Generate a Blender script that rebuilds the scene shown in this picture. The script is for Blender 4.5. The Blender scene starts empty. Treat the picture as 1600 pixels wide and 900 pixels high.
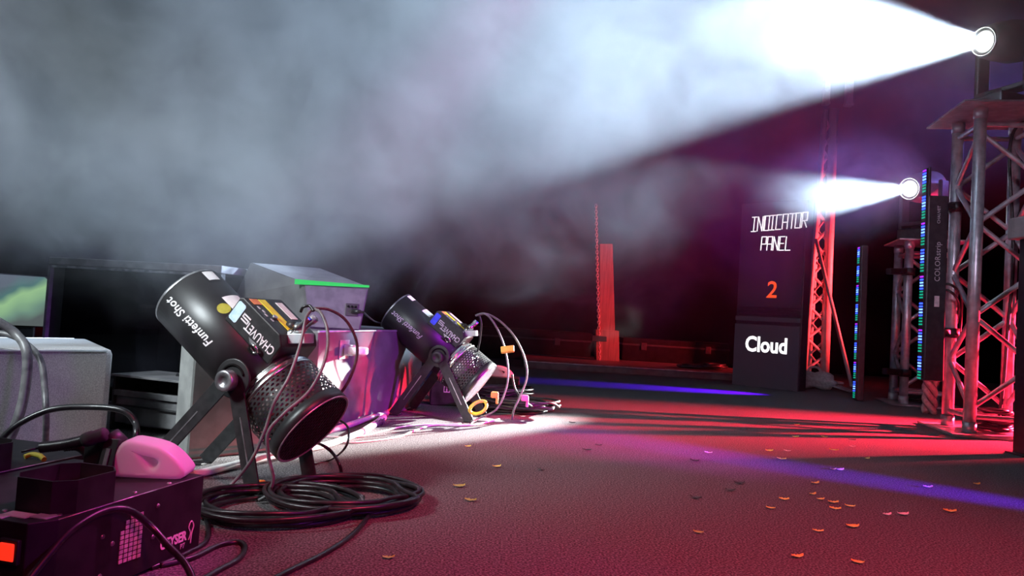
import bpy, bmesh, math, random
from mathutils import Vector, Matrix
from math import sin, cos, pi, radians as R_

random.seed(7)
SC = bpy.context.scene
COL = SC.collection

# ------------------------------------------------------------------ camera
FPX, CAM_H, HZ, ROLL = 1155.0, 0.48, 495.0, R_(3.5)
_p = math.atan((HZ - 450) / FPX)
_f = Vector((0, cos(_p), sin(_p))); _r0 = Vector((1, 0, 0)); _u0 = Vector((0, -sin(_p), cos(_p)))
CR = cos(ROLL) * _r0 + sin(ROLL) * _u0
CU = -sin(ROLL) * _r0 + cos(ROLL) * _u0
CP = Vector((0, 0, CAM_H))
cam_d = bpy.data.cameras.new('camera'); cam_d.sensor_width = 36; cam_d.lens = FPX / 1600 * 36
cam_d.clip_start = 0.02; cam_d.clip_end = 60
cam = bpy.data.objects.new('camera', cam_d); COL.objects.link(cam)
cam.matrix_world = Matrix(((CR.x, CU.x, -_f.x, CP.x), (CR.y, CU.y, -_f.y, CP.y), (CR.z, CU.z, -_f.z, CP.z), (0, 0, 0, 1)))
SC.camera = cam

# measuring helpers: where the sight line of a point of the photograph meets the floor / the plane y = Y
def ray(x, y): return _f + (x - 800) / FPX * CR + (450 - y) / FPX * CU
def FL(x, y, z=0.0):
    d = ray(x, y); return CP + d * ((z - CAM_H) / d.z)
def P(x, y, Y):
    d = ray(x, y); return CP + d * (Y / d.y)

# ------------------------------------------------------------------ world, lights, exposure
SC.view_settings.view_transform = 'Standard'; SC.view_settings.look = 'None'
SC.view_settings.gamma = 1; SC.view_settings.use_curve_mapping = False
SC.view_settings.exposure = 0.0
SC.cycles.volume_bounces = 0
SC.cycles.max_bounces = 6
SC.cycles.diffuse_bounces = 2
SC.cycles.volume_step_rate = 1.0
SC.cycles.volume_max_steps = 128
SC.cycles.use_denoising = True
world = bpy.data.worlds.new('dark_hall'); SC.world = world; world.use_nodes = True
_bg = world.node_tree.nodes['Background']
_bg.inputs[0].default_value = (0.10, 0.08, 0.2, 1); _bg.inputs[1].default_value = 0.03

def spot(name, loc, target, power, color, half, blend=0.15, radius=0.05):
    d = bpy.data.lights.new(name, 'SPOT'); d.energy = power; d.color = color
    d.spot_size = 2 * R_(half); d.spot_blend = blend; d.shadow_soft_size = radius
    o = bpy.data.objects.new(name, d); COL.objects.link(o); o.location = loc
    o.rotation_euler = (Vector(target) - Vector(loc)).to_track_quat('-Z', 'Y').to_euler()
    return o
def area(name, loc, target, power, color, sx, sy, spread=180):
    d = bpy.data.lights.new(name, 'AREA'); d.energy = power; d.color = color
    d.shape = 'RECTANGLE'; d.size = sx; d.size_y = sy; d.spread = R_(spread)
    o = bpy.data.objects.new(name, d); COL.objects.link(o); o.location = loc
    o.rotation_euler = (Vector(target) - Vector(loc)).to_track_quat('-Z', 'Y').to_euler()
    return o

HEAD1 = P(1537, 65, 4.0)      # lens of the moving head on the near tower
HEAD2 = P(1421, 295, 5.5)     # lens of the moving head on the far tower
AIM1 = P(560, 64, 3.0)
AIM2 = P(700, 362, 3.7)
D1 = (AIM1 - HEAD1).normalized(); D2 = (AIM2 - HEAD2).normalized()
spot('beam_near_head', HEAD1 + D1 * 0.04, AIM1, 6200, (0.58, 0.77, 1.0), 14.5, 0.12, 0.045)
spot('beam_far_head', HEAD2 + D2 * 0.04, AIM2, 2900, (0.57, 0.79, 1.0), 8.5, 0.15, 0.04)
# white wash from a lamp low beside the far tower, grazing along the row of cases and the cannons
spot('white_wash', (3.0, 6.4, 1.15), (-0.43, 2.93, 0.0), 18000, (0.95, 1.0, 0.97), 4.1, 0.7, 0.04)
# added unseen area lamp imitating fog glow on cannons and case sides
area('cool_fog_fill', (-2.3, 0.6, 2.0), (-0.75, 2.3, 0.4), 13, (0.85, 0.95, 1.0), 0.6, 0.6, 40)
# red floods low on the right, behind the near tower
spot('red_flood_low', (5.0, 4.5, 0.75), (2.5, 4.05, 0.0), 15000, (1.0, 0.02, 0.06), 16, 1.0, 0.05)
spot('red_flood_back', (5.4, 6.5, 0.9), (2.6, 7.8, 1.25), 4200, (1.0, 0.03, 0.035), 27, 0.9, 0.08)
spot('red_uplight', (5.2, 5.7, 0.3), (3.4, 5.3, 1.50), 480, (1.0, 0.02, 0.12), 15, 0.9, 0.08)
# violet / magenta washes
spot('magenta_jug_spot', (0.5, 2.7, 2.5), (-0.66, 1.36, 0.16), 640, (1.0, 0.10, 0.62), 5, 0.8, 0.06)
spot('violet_side_wash', (1.6, 0.3, 0.9), (-0.6, 1.4, 0.0), 40, (0.55, 0.05, 1.0), 20, 0.8, 0.1)
spot('violet_case_wash', (3.2, 1.0, 1.3), (-0.58, 3.15, 0.42), 620, (0.5, 0.02, 1.0), 9, 0.7, 0.1)
spot('magenta_floor_wash', (2.6, 1.2, 1.1), FL(880, 678), 900, (0.9, 0.03, 0.75), 9, 1.0, 0.1)
spot('rose_floor_wash', (1.1, -0.5, 2.4), (0.55, 1.55, 0.0), 720, (1.0, 0.055, 0.14), 27, 1.0, 0.2)
# blue beams grazing the floor
spot('blue_streak_near', (3.3, 1.1, 0.38), FL(1330, 745), 3000, (0.10, 0.02, 1.0), 4.0, 1.0, 0.03)
spot('blue_streak_far', (2.60, 5.76, 0.28), FL(1090, 610), 1600, (0.10, 0.0, 1.0), 12, 1.0, 0.03)
# added unseen front spot imitating fog glow on the near tower
spot('pale_tower_fill', (0.6, -0.6, 1.7), (2.6, 4.1, 1.0), 260, (0.78, 0.62, 0.85), 10, 0.9, 0.1)
# added unseen violet lamp, in place of scattered light in the right haze
spot('violet_haze_fill', (6.0, 5.3, 2.9), (2.2, 5.0, 1.95), 2300, (0.26, 0.22, 1.0), 13, 0.9, 0.2)

# ------------------------------------------------------------------ node helpers
def tag(o, label=None, cat=None, group=None, kind=None):
    if label: o['label'] = label
    if cat: o['category'] = cat
    if group: o['group'] = group
    if kind: o['kind'] = kind
    return o

class NX:
    """tiny expression builder over shader math nodes"""
    def __init__(s, nt): s.nt = nt
    def n(s, t, **kw):
        nd = s.nt.nodes.new(t)
        for k, v in kw.items(): setattr(nd, k, v)
        return nd
    def put(s, sock, v):
        if hasattr(v, 'is_output'): s.nt.links.new(v, sock)
        else: sock.default_value = v
    def m(s, op, a, b=0.0, c=0.0, clamp=False):
        nd = s.n('ShaderNodeMath', operation=op, use_clamp=clamp)
        s.put(nd.inputs[0], a); s.put(nd.inputs[1], b); s.put(nd.inputs[2], c)
        return nd.outputs[0]
    def step(s, v, lo, hi, a=0.0, b=1.0):
        nd = s.n('ShaderNodeMapRange', interpolation_type='SMOOTHSTEP')
        s.put(nd.inputs[0], v); s.put(nd.inputs[1], lo); s.put(nd.inputs[2], hi); s.put(nd.inputs[3], a); s.put(nd.inputs[4], b)
        return nd.outputs[0]
    def noise(s, vec, scale, detail=2.0, rough=0.5, dist=0.0):
        nd = s.n('ShaderNodeTexNoise')
        s.put(nd.inputs['Vector'], vec); nd.inputs['Scale'].default_value = scale
        nd.inputs['Detail'].default_value = detail; nd.inputs['Roughness'].default_value = rough
        nd.inputs['Distortion'].default_value = dist
        return nd.outputs['Fac']

def ramp_mat(name, c1, c2, scale=60, rough=0.6, metal=0.0, bump=0.0, detail=3.0, spec=0.5, lo=0.35, hi=0.65, stretch=None):
    """principled material: two colours mixed by a noise, plus fine bump"""
    m = bpy.data.materials.new(name); m.use_nodes = True; nt = m.node_tree; x = NX(nt)
    b = nt.nodes['Principled BSDF']
    tc = x.n('ShaderNodeTexCoord'); vec = tc.outputs['Object']
    if stretch:
        mp = x.n('ShaderNodeMapping'); mp.inputs['Scale'].default_value = stretch
        nt.links.new(vec, mp.inputs['Vector']); vec = mp.outputs[0]
    f = x.noise(vec, scale, detail)
    t = x.step(f, lo, hi)
    mx = x.n('ShaderNodeMix', data_type='RGBA'); nt.links.new(t, mx.inputs[0])
    mx.inputs[6].default_value = (*c1, 1); mx.inputs[7].default_value = (*c2, 1)
    nt.links.new(mx.outputs[2], b.inputs['Base Color'])
    b.inputs['Roughness'].default_value = rough; b.inputs['Metallic'].default_value = metal
    b.inputs['Specular IOR Level'].default_value = spec
    if bump:
        bn = x.n('ShaderNodeBump'); bn.inputs['Strength'].default_value = bump; bn.inputs['Distance'].default_value = 0.004
        nt.links.new(f, bn.inputs['Height']); nt.links.new(bn.outputs[0], b.inputs['Normal'])
    return m
def glow_mat(name, c, s, base=(0.02, 0.02, 0.02)):
    m = bpy.data.materials.new(name); m.use_nodes = True
    b = m.node_tree.nodes['Principled BSDF']; b.inputs['Base Color'].default_value = (*base, 1)
    b.inputs['Emission Color'].default_value = (*c, 1); b.inputs['Emission Strength'].default_value = s
    return m
M = {}

# ------------------------------------------------------------------ mesh helpers
def obj(name, bm, mat, parent=None, smooth=False):
    me = bpy.data.meshes.new(name); bm.normal_update(); bm.to_mesh(me); bm.free()
    if smooth:
        for p in me.polygons: p.use_smooth = True
    for mm in (mat if isinstance(mat, (list, tuple)) else [mat]): me.materials.append(mm)
    o = bpy.data.objects.new(name, me); COL.objects.link(o)
    if parent: o.parent = parent
    return o
def empty(name, loc=(0, 0, 0), rz=0.0):
    o = bpy.data.objects.new(name, None); COL.objects.link(o); o.location = loc; o.rotation_euler = (0, 0, rz)
    o.empty_display_size = 0.1
    return o
def BM(): return bmesh.new()
def box(bm, c, s, mat=None, bev=0.0, seg=2):
    """box centred at c, full size s, optional matrix"""
    r = bmesh.ops.create_cube(bm, size=1.0)
    vs = r['verts']
    bmesh.ops.scale(bm, vec=s, verts=vs)
    if bev:
        es = list({e for v in vs for e in v.link_edges})
        rr = bmesh.ops.bevel(bm, geom=es, offset=bev, segments=seg, affect='EDGES', profile=0.5)
        vs = list({v for f in rr['faces'] for v in f.verts} | {v for v in vs if v.is_valid})
    bmesh.ops.translate(bm, vec=c, verts=vs)
    if mat is not None: bmesh.ops.transform(bm, matrix=mat, verts=vs)
    return vs
def poly_prism(bm, pts, ext, mat=None, bev=0.0):
    """closed polygon pts (3D) extruded by vector ext"""
    a = [bm.verts.new(p) for p in pts]; b = [bm.verts.new(Vector(p) + Vector(ext)) for p in pts]
    n = len(pts)
    fs = [bm.faces.new(a), bm.faces.new(b[::-1])]
    for i in range(n): fs.append(bm.faces.new((a[i], b[i], b[(i + 1) % n], a[(i + 1) % n])))
    bmesh.ops.recalc_face_normals(bm, faces=fs)
    vs = a + b
    if bev:
        es = list({e for f in fs for e in f.edges})
        rr = bmesh.ops.bevel(bm, geom=es, offset=bev, segments=2, affect='EDGES', profile=0.5)
        vs = list({v for f in rr['faces'] for v in f.verts} | {v for v in vs if v.is_valid})
    if mat is not None: bmesh.ops.transform(bm, matrix=mat, verts=vs)
    return vs
def frame_of(d):
    d = Vector(d).normalized()
    u = d.cross(Vector((0, 0, 1)))
    if u.length < 1e-4: u = Vector((1, 0, 0))
    u.normalize(); return u, d.cross(u).normalized() * -1
def rod(bm, a, b, r, n=10, r2=None, cap=True):
    """straight round bar from a to b"""
    a = Vector(a); b = Vector(b); u, v = frame_of(b - a); r2 = r if r2 is None else r2
    A = [bm.verts.new(a + r * (cos(2 * pi * i / n) * u + sin(2 * pi * i / n) * v)) for i in range(n)]
    B = [bm.verts.new(b + r2 * (cos(2 * pi * i / n) * u + sin(2 * pi * i / n) * v)) for i in range(n)]
    for i in range(n): bm.faces.new((A[i], A[(i + 1) % n], B[(i + 1) % n], B[i])).smooth = True
    if cap: bm.faces.new(A[::-1]); bm.faces.new(B)
    return A + B
def lathe(bm, o, d, prof, n=32, close=False):
    """rings of (s, r) along axis d from o"""
    o = Vector(o); d = Vector(d).normalized(); u, v = frame_of(d); rings = []
    for s, r in prof:
        if r < 1e-5: rings.append([bm.verts.new(o + d * s)])
        else: rings.append([bm.verts.new(o + d * s + r * (cos(2 * pi * i / n) * u + sin(2 * pi * i / n) * v)) for i in range(n)])
    if close: rings.append(rings[0])
    for A, B in zip(rings, rings[1:]):
        for i in range(n):
            j = (i + 1) % n
            if len(A) == 1 and len(B) == 1: continue
            if len(A) == 1: f = bm.faces.new((A[0], B[j], B[i]))
            elif len(B) == 1: f = bm.faces.new((A[i], A[j], B[0]))
            else: f = bm.faces.new((A[i], A[j], B[j], B[i]))
            f.smooth = True
    bmesh.ops.recalc_face_normals(bm, faces=bm.faces[:])
def catmull(pts, k=8, closed=False):
    pts = [Vector(p) for p in pts]; n = len(pts); out = []
    rng = range(n if closed else n - 1)
    for i in rng:
        if closed: p0, p1, p2, p3 = pts[(i - 1) % n], pts[i], pts[(i + 1) % n], pts[(i + 2) % n]
        else: p0, p1, p2, p3 = pts[max(i - 1, 0)], pts[i], pts[i + 1], pts[min(i + 2, n - 1)]
        for j in range(k):
            t = j / k
            out.append(0.5 * ((2 * p1) + (p2 - p0) * t + (2 * p0 - 5 * p1 + 4 * p2 - p3) * t * t + (3 * p1 - p0 - 3 * p2 + p3) * t ** 3))
    if not closed: out.append(pts[-1])
    return out
def tube(bm, path, r, n=8, closed=False, rib=0.0):
    """tube swept along a path with parallel transport; rib alternates the radius (corrugated hose)"""
    path = [Vector(p) for p in path]; N = len(path)
    t0 = (path[1] - path[0]).normalized(); u, v = frame_of(t0); rings = []
    for i, p in enumerate(path):
        if closed: t = (path[(i + 1) % N] - path[i - 1]).normalized()
        else: t = (path[min(i + 1, N - 1)] - path[max(i - 1, 0)]).normalized()
        u = (u - t * u.dot(t)).normalized(); v = t.cross(u)
        rr = r * (1 + (rib if i % 2 else -rib)) if rib else r
        rings.append([bm.verts.new(p + rr * (cos(2 * pi * k / n) * u + sin(2 * pi * k / n) * v)) for k in range(n)])
    pairs = list(zip(rings, rings[1:]))
    if closed: pairs.append((rings[-1], rings[0]))
    for A, B in pairs:
        for k in range(n): bm.faces.new((A[k], A[(k + 1) % n], B[(k + 1) % n], B[k])).smooth = True
    if not closed: bm.faces.new(rings[0][::-1]); bm.faces.new(rings[-1])
def cable(name, pts, r, mat, parent=None, k=8, n=8, rib=0.0):
    bm = BM(); tube(bm, catmull(pts, k), r, n, rib=rib)
    return obj(name, bm, mat, parent)
def text_bm(body, size, shear=0.0, bold=0.0, depth=0.0, spacing=1.0, align='CENTER'):
    cu = bpy.data.curves.new('lettering', 'FONT'); cu.body = body; cu.size = size; cu.shear = shear; cu.offset = bold
    cu.extrude = depth; cu.space_character = spacing; cu.align_x = align; cu.align_y = 'CENTER'; cu.resolution_u = 3
    to = bpy.data.objects.new('lettering', cu); COL.objects.link(to)
    dg = bpy.context.evaluated_depsgraph_get(); me = bpy.data.meshes.new_from_object(to.evaluated_get(dg))
    bpy.data.objects.remove(to); bpy.data.curves.remove(cu)
    bm = BM(); bm.from_mesh(me); bpy.data.meshes.remove(me)
    return bm
def basis(o, ex, ey):
    ex = Vector(ex).normalized(); ey = Vector(ey); ey = (ey - ex * ey.dot(ex)).normalized(); ez = ex.cross(ey); o = Vector(o)
    return Matrix(((ex.x, ey.x, ez.x, o.x), (ex.y, ey.y, ez.y, o.y), (ex.z, ey.z, ez.z, o.z), (0, 0, 0, 1)))
def lettering(body, o, ex, ey, size, mat, parent=None, name='lettering', sx=1.0, **kw):
    bm = text_bm(body, size, **kw)
    bmesh.ops.scale(bm, vec=(sx, 1, 1), verts=bm.verts[:])
    bmesh.ops.transform(bm, matrix=basis(o, ex, ey), verts=bm.verts[:])
    return obj(name, bm, mat, parent)

# ------------------------------------------------------------------ materials
M['carpet'] = ramp_mat('floor_carpet', (0.06, 0.054, 0.056), (0.215, 0.195, 0.20), 210, 0.95, bump=0.45, detail=5, spec=0.12, lo=0.4, hi=0.66)
M['drape'] = ramp_mat('black_drape', (0.0012, 0.0012, 0.0015), (0.0022, 0.002, 0.0026), 3, 1.0, spec=0.0)

# ------------------------------------------------------------------ floor, back drape
bm = BM(); box(bm, (0.5, 4.0, -0.05), (14, 12, 0.1))
tag(obj('floor', bm, M['carpet']), 'dark speckled stage carpet under the coloured light', kind='structure')
bm = BM(); box(bm, (0, 9.65, 3.0), (16, 0.1, 6.0))
tag(obj('wall_back', bm, M['drape']), 'black drape across the back of the stage', kind='structure')

# ------------------------------------------------------------------ stage fog
def fog_material():
    m = bpy.data.materials.new('stage_fog'); m.use_nodes = True; nt = m.node_tree; nt.nodes.clear(); x = NX(nt)
    out = x.n('ShaderNodeOutputMaterial'); sc = x.n('ShaderNodeVolumeScatter')
    sc.inputs['Color'].default_value = (0.95, 0.97, 1.0, 1); sc.inputs['Anisotropy'].default_value = 0.15
    nt.links.new(sc.outputs[0], out.inputs['Volume'])
    tc = x.n('ShaderNodeTexCoord'); vec = tc.outputs['Object']
    sp = x.n('ShaderNodeSeparateXYZ'); nt.links.new(vec, sp.inputs[0]); X, Y, Z = sp.outputs
    big = x.noise(vec, 0.9, 2.0, 0.5, 0.4)
    fine = x.noise(vec, 2.6, 6.0, 0.66, 1.2)
    nz = x.m('ADD', x.m('MULTIPLY', x.m('SUBTRACT', big, 0.5), 1.5), x.m('MULTIPLY', x.m('SUBTRACT', fine, 0.5), 1.5))
    # underside of the cloud: low on the left, rising towards the right
    low = x.m('ADD', x.m('ADD', 0.46, x.m('MULTIPLY', x.step(Y, 3.6, 4.5), 0.10)), x.m('MULTIPLY', x.step(X, 0.45, 1.6), 0.95))
    cloud = x.step(x.m('ADD', x.m('SUBTRACT', Z, low), x.m('MULTIPLY', nz, 0.75)), 0.0, 0.55)
    left = x.step(X, -4.0, 1.0, 0.52, 1.0)
    near = x.m('MAXIMUM', x.step(Y, 1.0, 2.1), x.step(X, -0.5, -1.2))
    cloud = x.m('MULTIPLY', x.m('MULTIPLY', cloud, near), x.m('MULTIPLY', left, x.step(Y, 5.0, 3.9)))
    # puff in front of the far lamp
    def ell(cx, cy, cz, rx, ry, rz):
        dx = x.m('DIVIDE', x.m('SUBTRACT', X, cx), rx); dy = x.m('DIVIDE', x.m('SUBTRACT', Y, cy), ry); dz = x.m('DIVIDE', x.m('SUBTRACT', Z, cz), rz)
        return x.m('SQRT', x.m('ADD', x.m('ADD', x.m('MULTIPLY', dx, dx), x.m('MULTIPLY', dy, dy)), x.m('MULTIPLY', dz, dz)))
    e = x.m('ADD', ell(2.3, 5.3, 1.5, 0.75, 0.8, 0.45), x.m('MULTIPLY', nz, 0.9))
    puff = x.step(e, 1.0, 0.55)
    tex = x.step(x.m('ADD', big, x.m('MULTIPLY', x.m('SUBTRACT', fine, 0.5), 1.4)), 0.28, 0.74, 0.18, 1.75)
    dens = x.m('MULTIPLY', x.m('MAXIMUM', cloud, x.m('MULTIPLY', puff, 2.2)), tex)
    dens = x.m('ADD', x.m('MULTIPLY', dens, 0.22), x.m('MULTIPLY', x.step(Z, 1.15, 1.7), x.m('MULTIPLY', x.step(Y, 6.2, 5.4), x.step(X, 1.1, 2.1, 0.0, 0.024))))
    nt.links.new(dens, sc.inputs['Density'])
    return m
bm = BM(); box(bm, (0.3, 4.6, 1.76), (9.0, 8.4, 3.5))
tag(obj('stage_fog', bm, fog_material()), 'drifting grey blue stage fog filling the air above the floor', kind='stuff')

# ------------------------------------------------------------------ more materials
M['cannon_black'] = ramp_mat('dusty_black_paint', (0.012, 0.012, 0.013), (0.028, 0.028, 0.030), 9, 0.42, detail=6, spec=0.6, lo=0.4, hi=0.75)
M['black_metal'] = ramp_mat('black_powder_coat', (0.010, 0.010, 0.011), (0.022, 0.021, 0.023), 40, 0.5, spec=0.5)
M['rim_grey'] = ramp_mat('worn_edge_metal', (0.25, 0.25, 0.26), (0.5, 0.5, 0.52), 30, 0.35, metal=0.8)
M['chrome'] = ramp_mat('scuffed_chrome', (0.55, 0.55, 0.53), (0.8, 0.8, 0.78), 25, 0.25, metal=1.0)
M['alu'] = ramp_mat('brushed_aluminium', (0.42, 0.42, 0.44), (0.62, 0.62, 0.64), 18, 0.38, metal=0.6)
M['silver_block'] = ramp_mat('silver_block', (0.45, 0.5, 0.52), (0.6, 0.64, 0.66), 20, 0.45, metal=0.3)
M['dark_in'] = ramp_mat('dark_inside', (0.004, 0.004, 0.004), (0.009, 0.009, 0.009), 20, 0.9, spec=0.1)
M['fan_grey'] = ramp_mat('fan_can_grey', (0.5, 0.5, 0.48), (0.75, 0.75, 0.72), 30, 0.4, metal=0.3)
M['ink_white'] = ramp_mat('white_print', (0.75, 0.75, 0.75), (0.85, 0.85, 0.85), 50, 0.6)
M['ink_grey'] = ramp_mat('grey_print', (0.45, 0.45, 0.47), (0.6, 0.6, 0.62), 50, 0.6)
M['st_white'] = ramp_mat('white_sticker', (0.8, 0.8, 0.78), (0.9, 0.9, 0.88), 50, 0.5)
M['st_blue_pale'] = ramp_mat('pale_blue_sticker', (0.45, 0.68, 0.85), (0.6, 0.8, 0.92), 60, 0.5)
M['st_blue'] = ramp_mat('blue_sticker', (0.03, 0.05, 0.8), (0.05, 0.08, 0.95), 60, 0.5)
M['st_yellow'] = ramp_mat('yellow_sticker', (0.85, 0.75, 0.02), (0.95, 0.85, 0.05), 60, 0.5)
M['st_orange'] = ramp_mat('orange_sticker', (0.8, 0.25, 0.08), (0.9, 0.32, 0.12), 60, 0.5)
M['st_olive'] = ramp_mat('olive_sticker', (0.35, 0.33, 0.03), (0.45, 0.42, 0.05), 60, 0.6)
M['cable_black'] = ramp_mat('black_cable', (0.008, 0.008, 0.009), (0.02, 0.02, 0.022), 60, 0.35, spec=0.6)
M['cable_grey'] = ramp_mat('grey_cable', (0.10, 0.10, 0.105), (0.18, 0.18, 0.18), 40, 0.4)
M['cable_white'] = ramp_mat('white_cable', (0.7, 0.7, 0.68), (0.85, 0.85, 0.82), 40, 0.45)
M['case_grey'] = ramp_mat('grey_case', (0.20, 0.205, 0.20), (0.28, 0.285, 0.275), 14, 0.5, detail=6, spec=0.4)
M['case_pale'] = ramp_mat('pale_speckled_case', (0.42, 0.40, 0.40), (0.62, 0.60, 0.59), 330, 0.55, bump=0.25)
M['case_red'] = ramp_mat('road_case_grey', (0.10, 0.095, 0.10), (0.15, 0.142, 0.15), 12, 0.5, detail=5)
M['wedge_grey'] = ramp_mat('wedge_paint', (0.15, 0.15, 0.155), (0.22, 0.22, 0.225), 10, 0.5, detail=6)
M['wedge_panel'] = ramp_mat('wedge_back_panel', (0.16, 0.15, 0.17), (0.22, 0.21, 0.23), 25, 0.5)
M['rubber'] = ramp_mat('rubber', (0.015, 0.015, 0.015), (0.03, 0.03, 0.03), 40, 0.8)
M['pink_plastic'] = ramp_mat('pink_plastic', (0.6, 0.12, 0.35), (0.7, 0.16, 0.42), 30, 0.5)
M['white_plastic'] = ramp_mat('white_plastic', (0.75, 0.75, 0.73), (0.85, 0.85, 0.83), 30, 0.45)
M['orange_plastic'] = ramp_mat('orange_plastic', (0.85, 0.25, 0.05), (0.95, 0.32, 0.08), 30, 0.45)
M['yellow_plastic'] = ramp_mat('yellow_plastic', (0.8, 0.55, 0.05), (0.9, 0.65, 0.08), 30, 0.45)
M['display_black'] = ramp_mat('display_black', (0.018, 0.016, 0.02), (0.03, 0.026, 0.032), 30, 0.4)
M['display_grey'] = ramp_mat('display_charcoal', (0.05, 0.045, 0.05), (0.07, 0.062, 0.07), 30, 0.5)
M['tan'] = ramp_mat('dusty_collar_floor', (0.30, 0.22, 0.16), (0.42, 0.32, 0.24), 25, 0.7)
M['bag'] = ramp_mat('sandbag_cloth', (0.45, 0.40, 0.38), (0.6, 0.55, 0.52), 50, 0.9, bump=0.5)
M['wood'] = ramp_mat('raw_timber', (0.18, 0.14, 0.11), (0.27, 0.21, 0.16), 6, 0.7, stretch=(8, 8, 0.6))
M['truss_paint'] = ramp_mat('satin_truss', (0.42, 0.41, 0.41), (0.55, 0.54, 0.54), 12, 0.45)
M['screen_black'] = glow_mat('panel_black_lit_tint', (0.55, 0.40, 0.9), 0.006, (0.012, 0.011, 0.013))  # faint violet emission stands in for purplish light on the totem face
M['screen_grey'] = glow_mat('panel_grey_lit_tint', (0.72, 0.52, 0.85), 0.013, (0.03, 0.027, 0.03))  # same stand-in emission for the lower face and the ledge
M['glow_white'] = glow_mat('white_display_light', (1.0, 0.97, 1.0), 1.6)
M['glow_orange'] = glow_mat('orange_display_light', (1.0, 0.085, 0.012), 1.1)
M['glow_lens'] = glow_mat('lamp_lens', (0.9, 0.97, 1.0), 30)
M['led_blue'] = glow_mat('blue_led', (0.02, 0.06, 1.0), 4.0)
M['led_cyan'] = glow_mat('pale_blue_led', (0.13, 0.30, 1.0), 3.0)
M['led_green'] = glow_mat('green_led', (0.0, 0.42, 0.26), 1.0)
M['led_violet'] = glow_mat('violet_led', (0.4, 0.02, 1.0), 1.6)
M['glow_green'] = glow_mat('green_edge_emission', (0.0, 0.80, 0.12), 0.8)  # emission added so the green edge strip looks bright
M['glow_red'] = glow_mat('lit_red_rocker', (1.0, 0.03, 0.01), 1.1)

def quad(bm, o, ex, ey, w, h, off=0.0006):
    """flat rectangle (sticker) centred at o in the plane ex, ey"""
    mt = basis(o, ex, ey); 
    return box(bm, (0, 0, off), (w, h, off * 2), mt)

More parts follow.
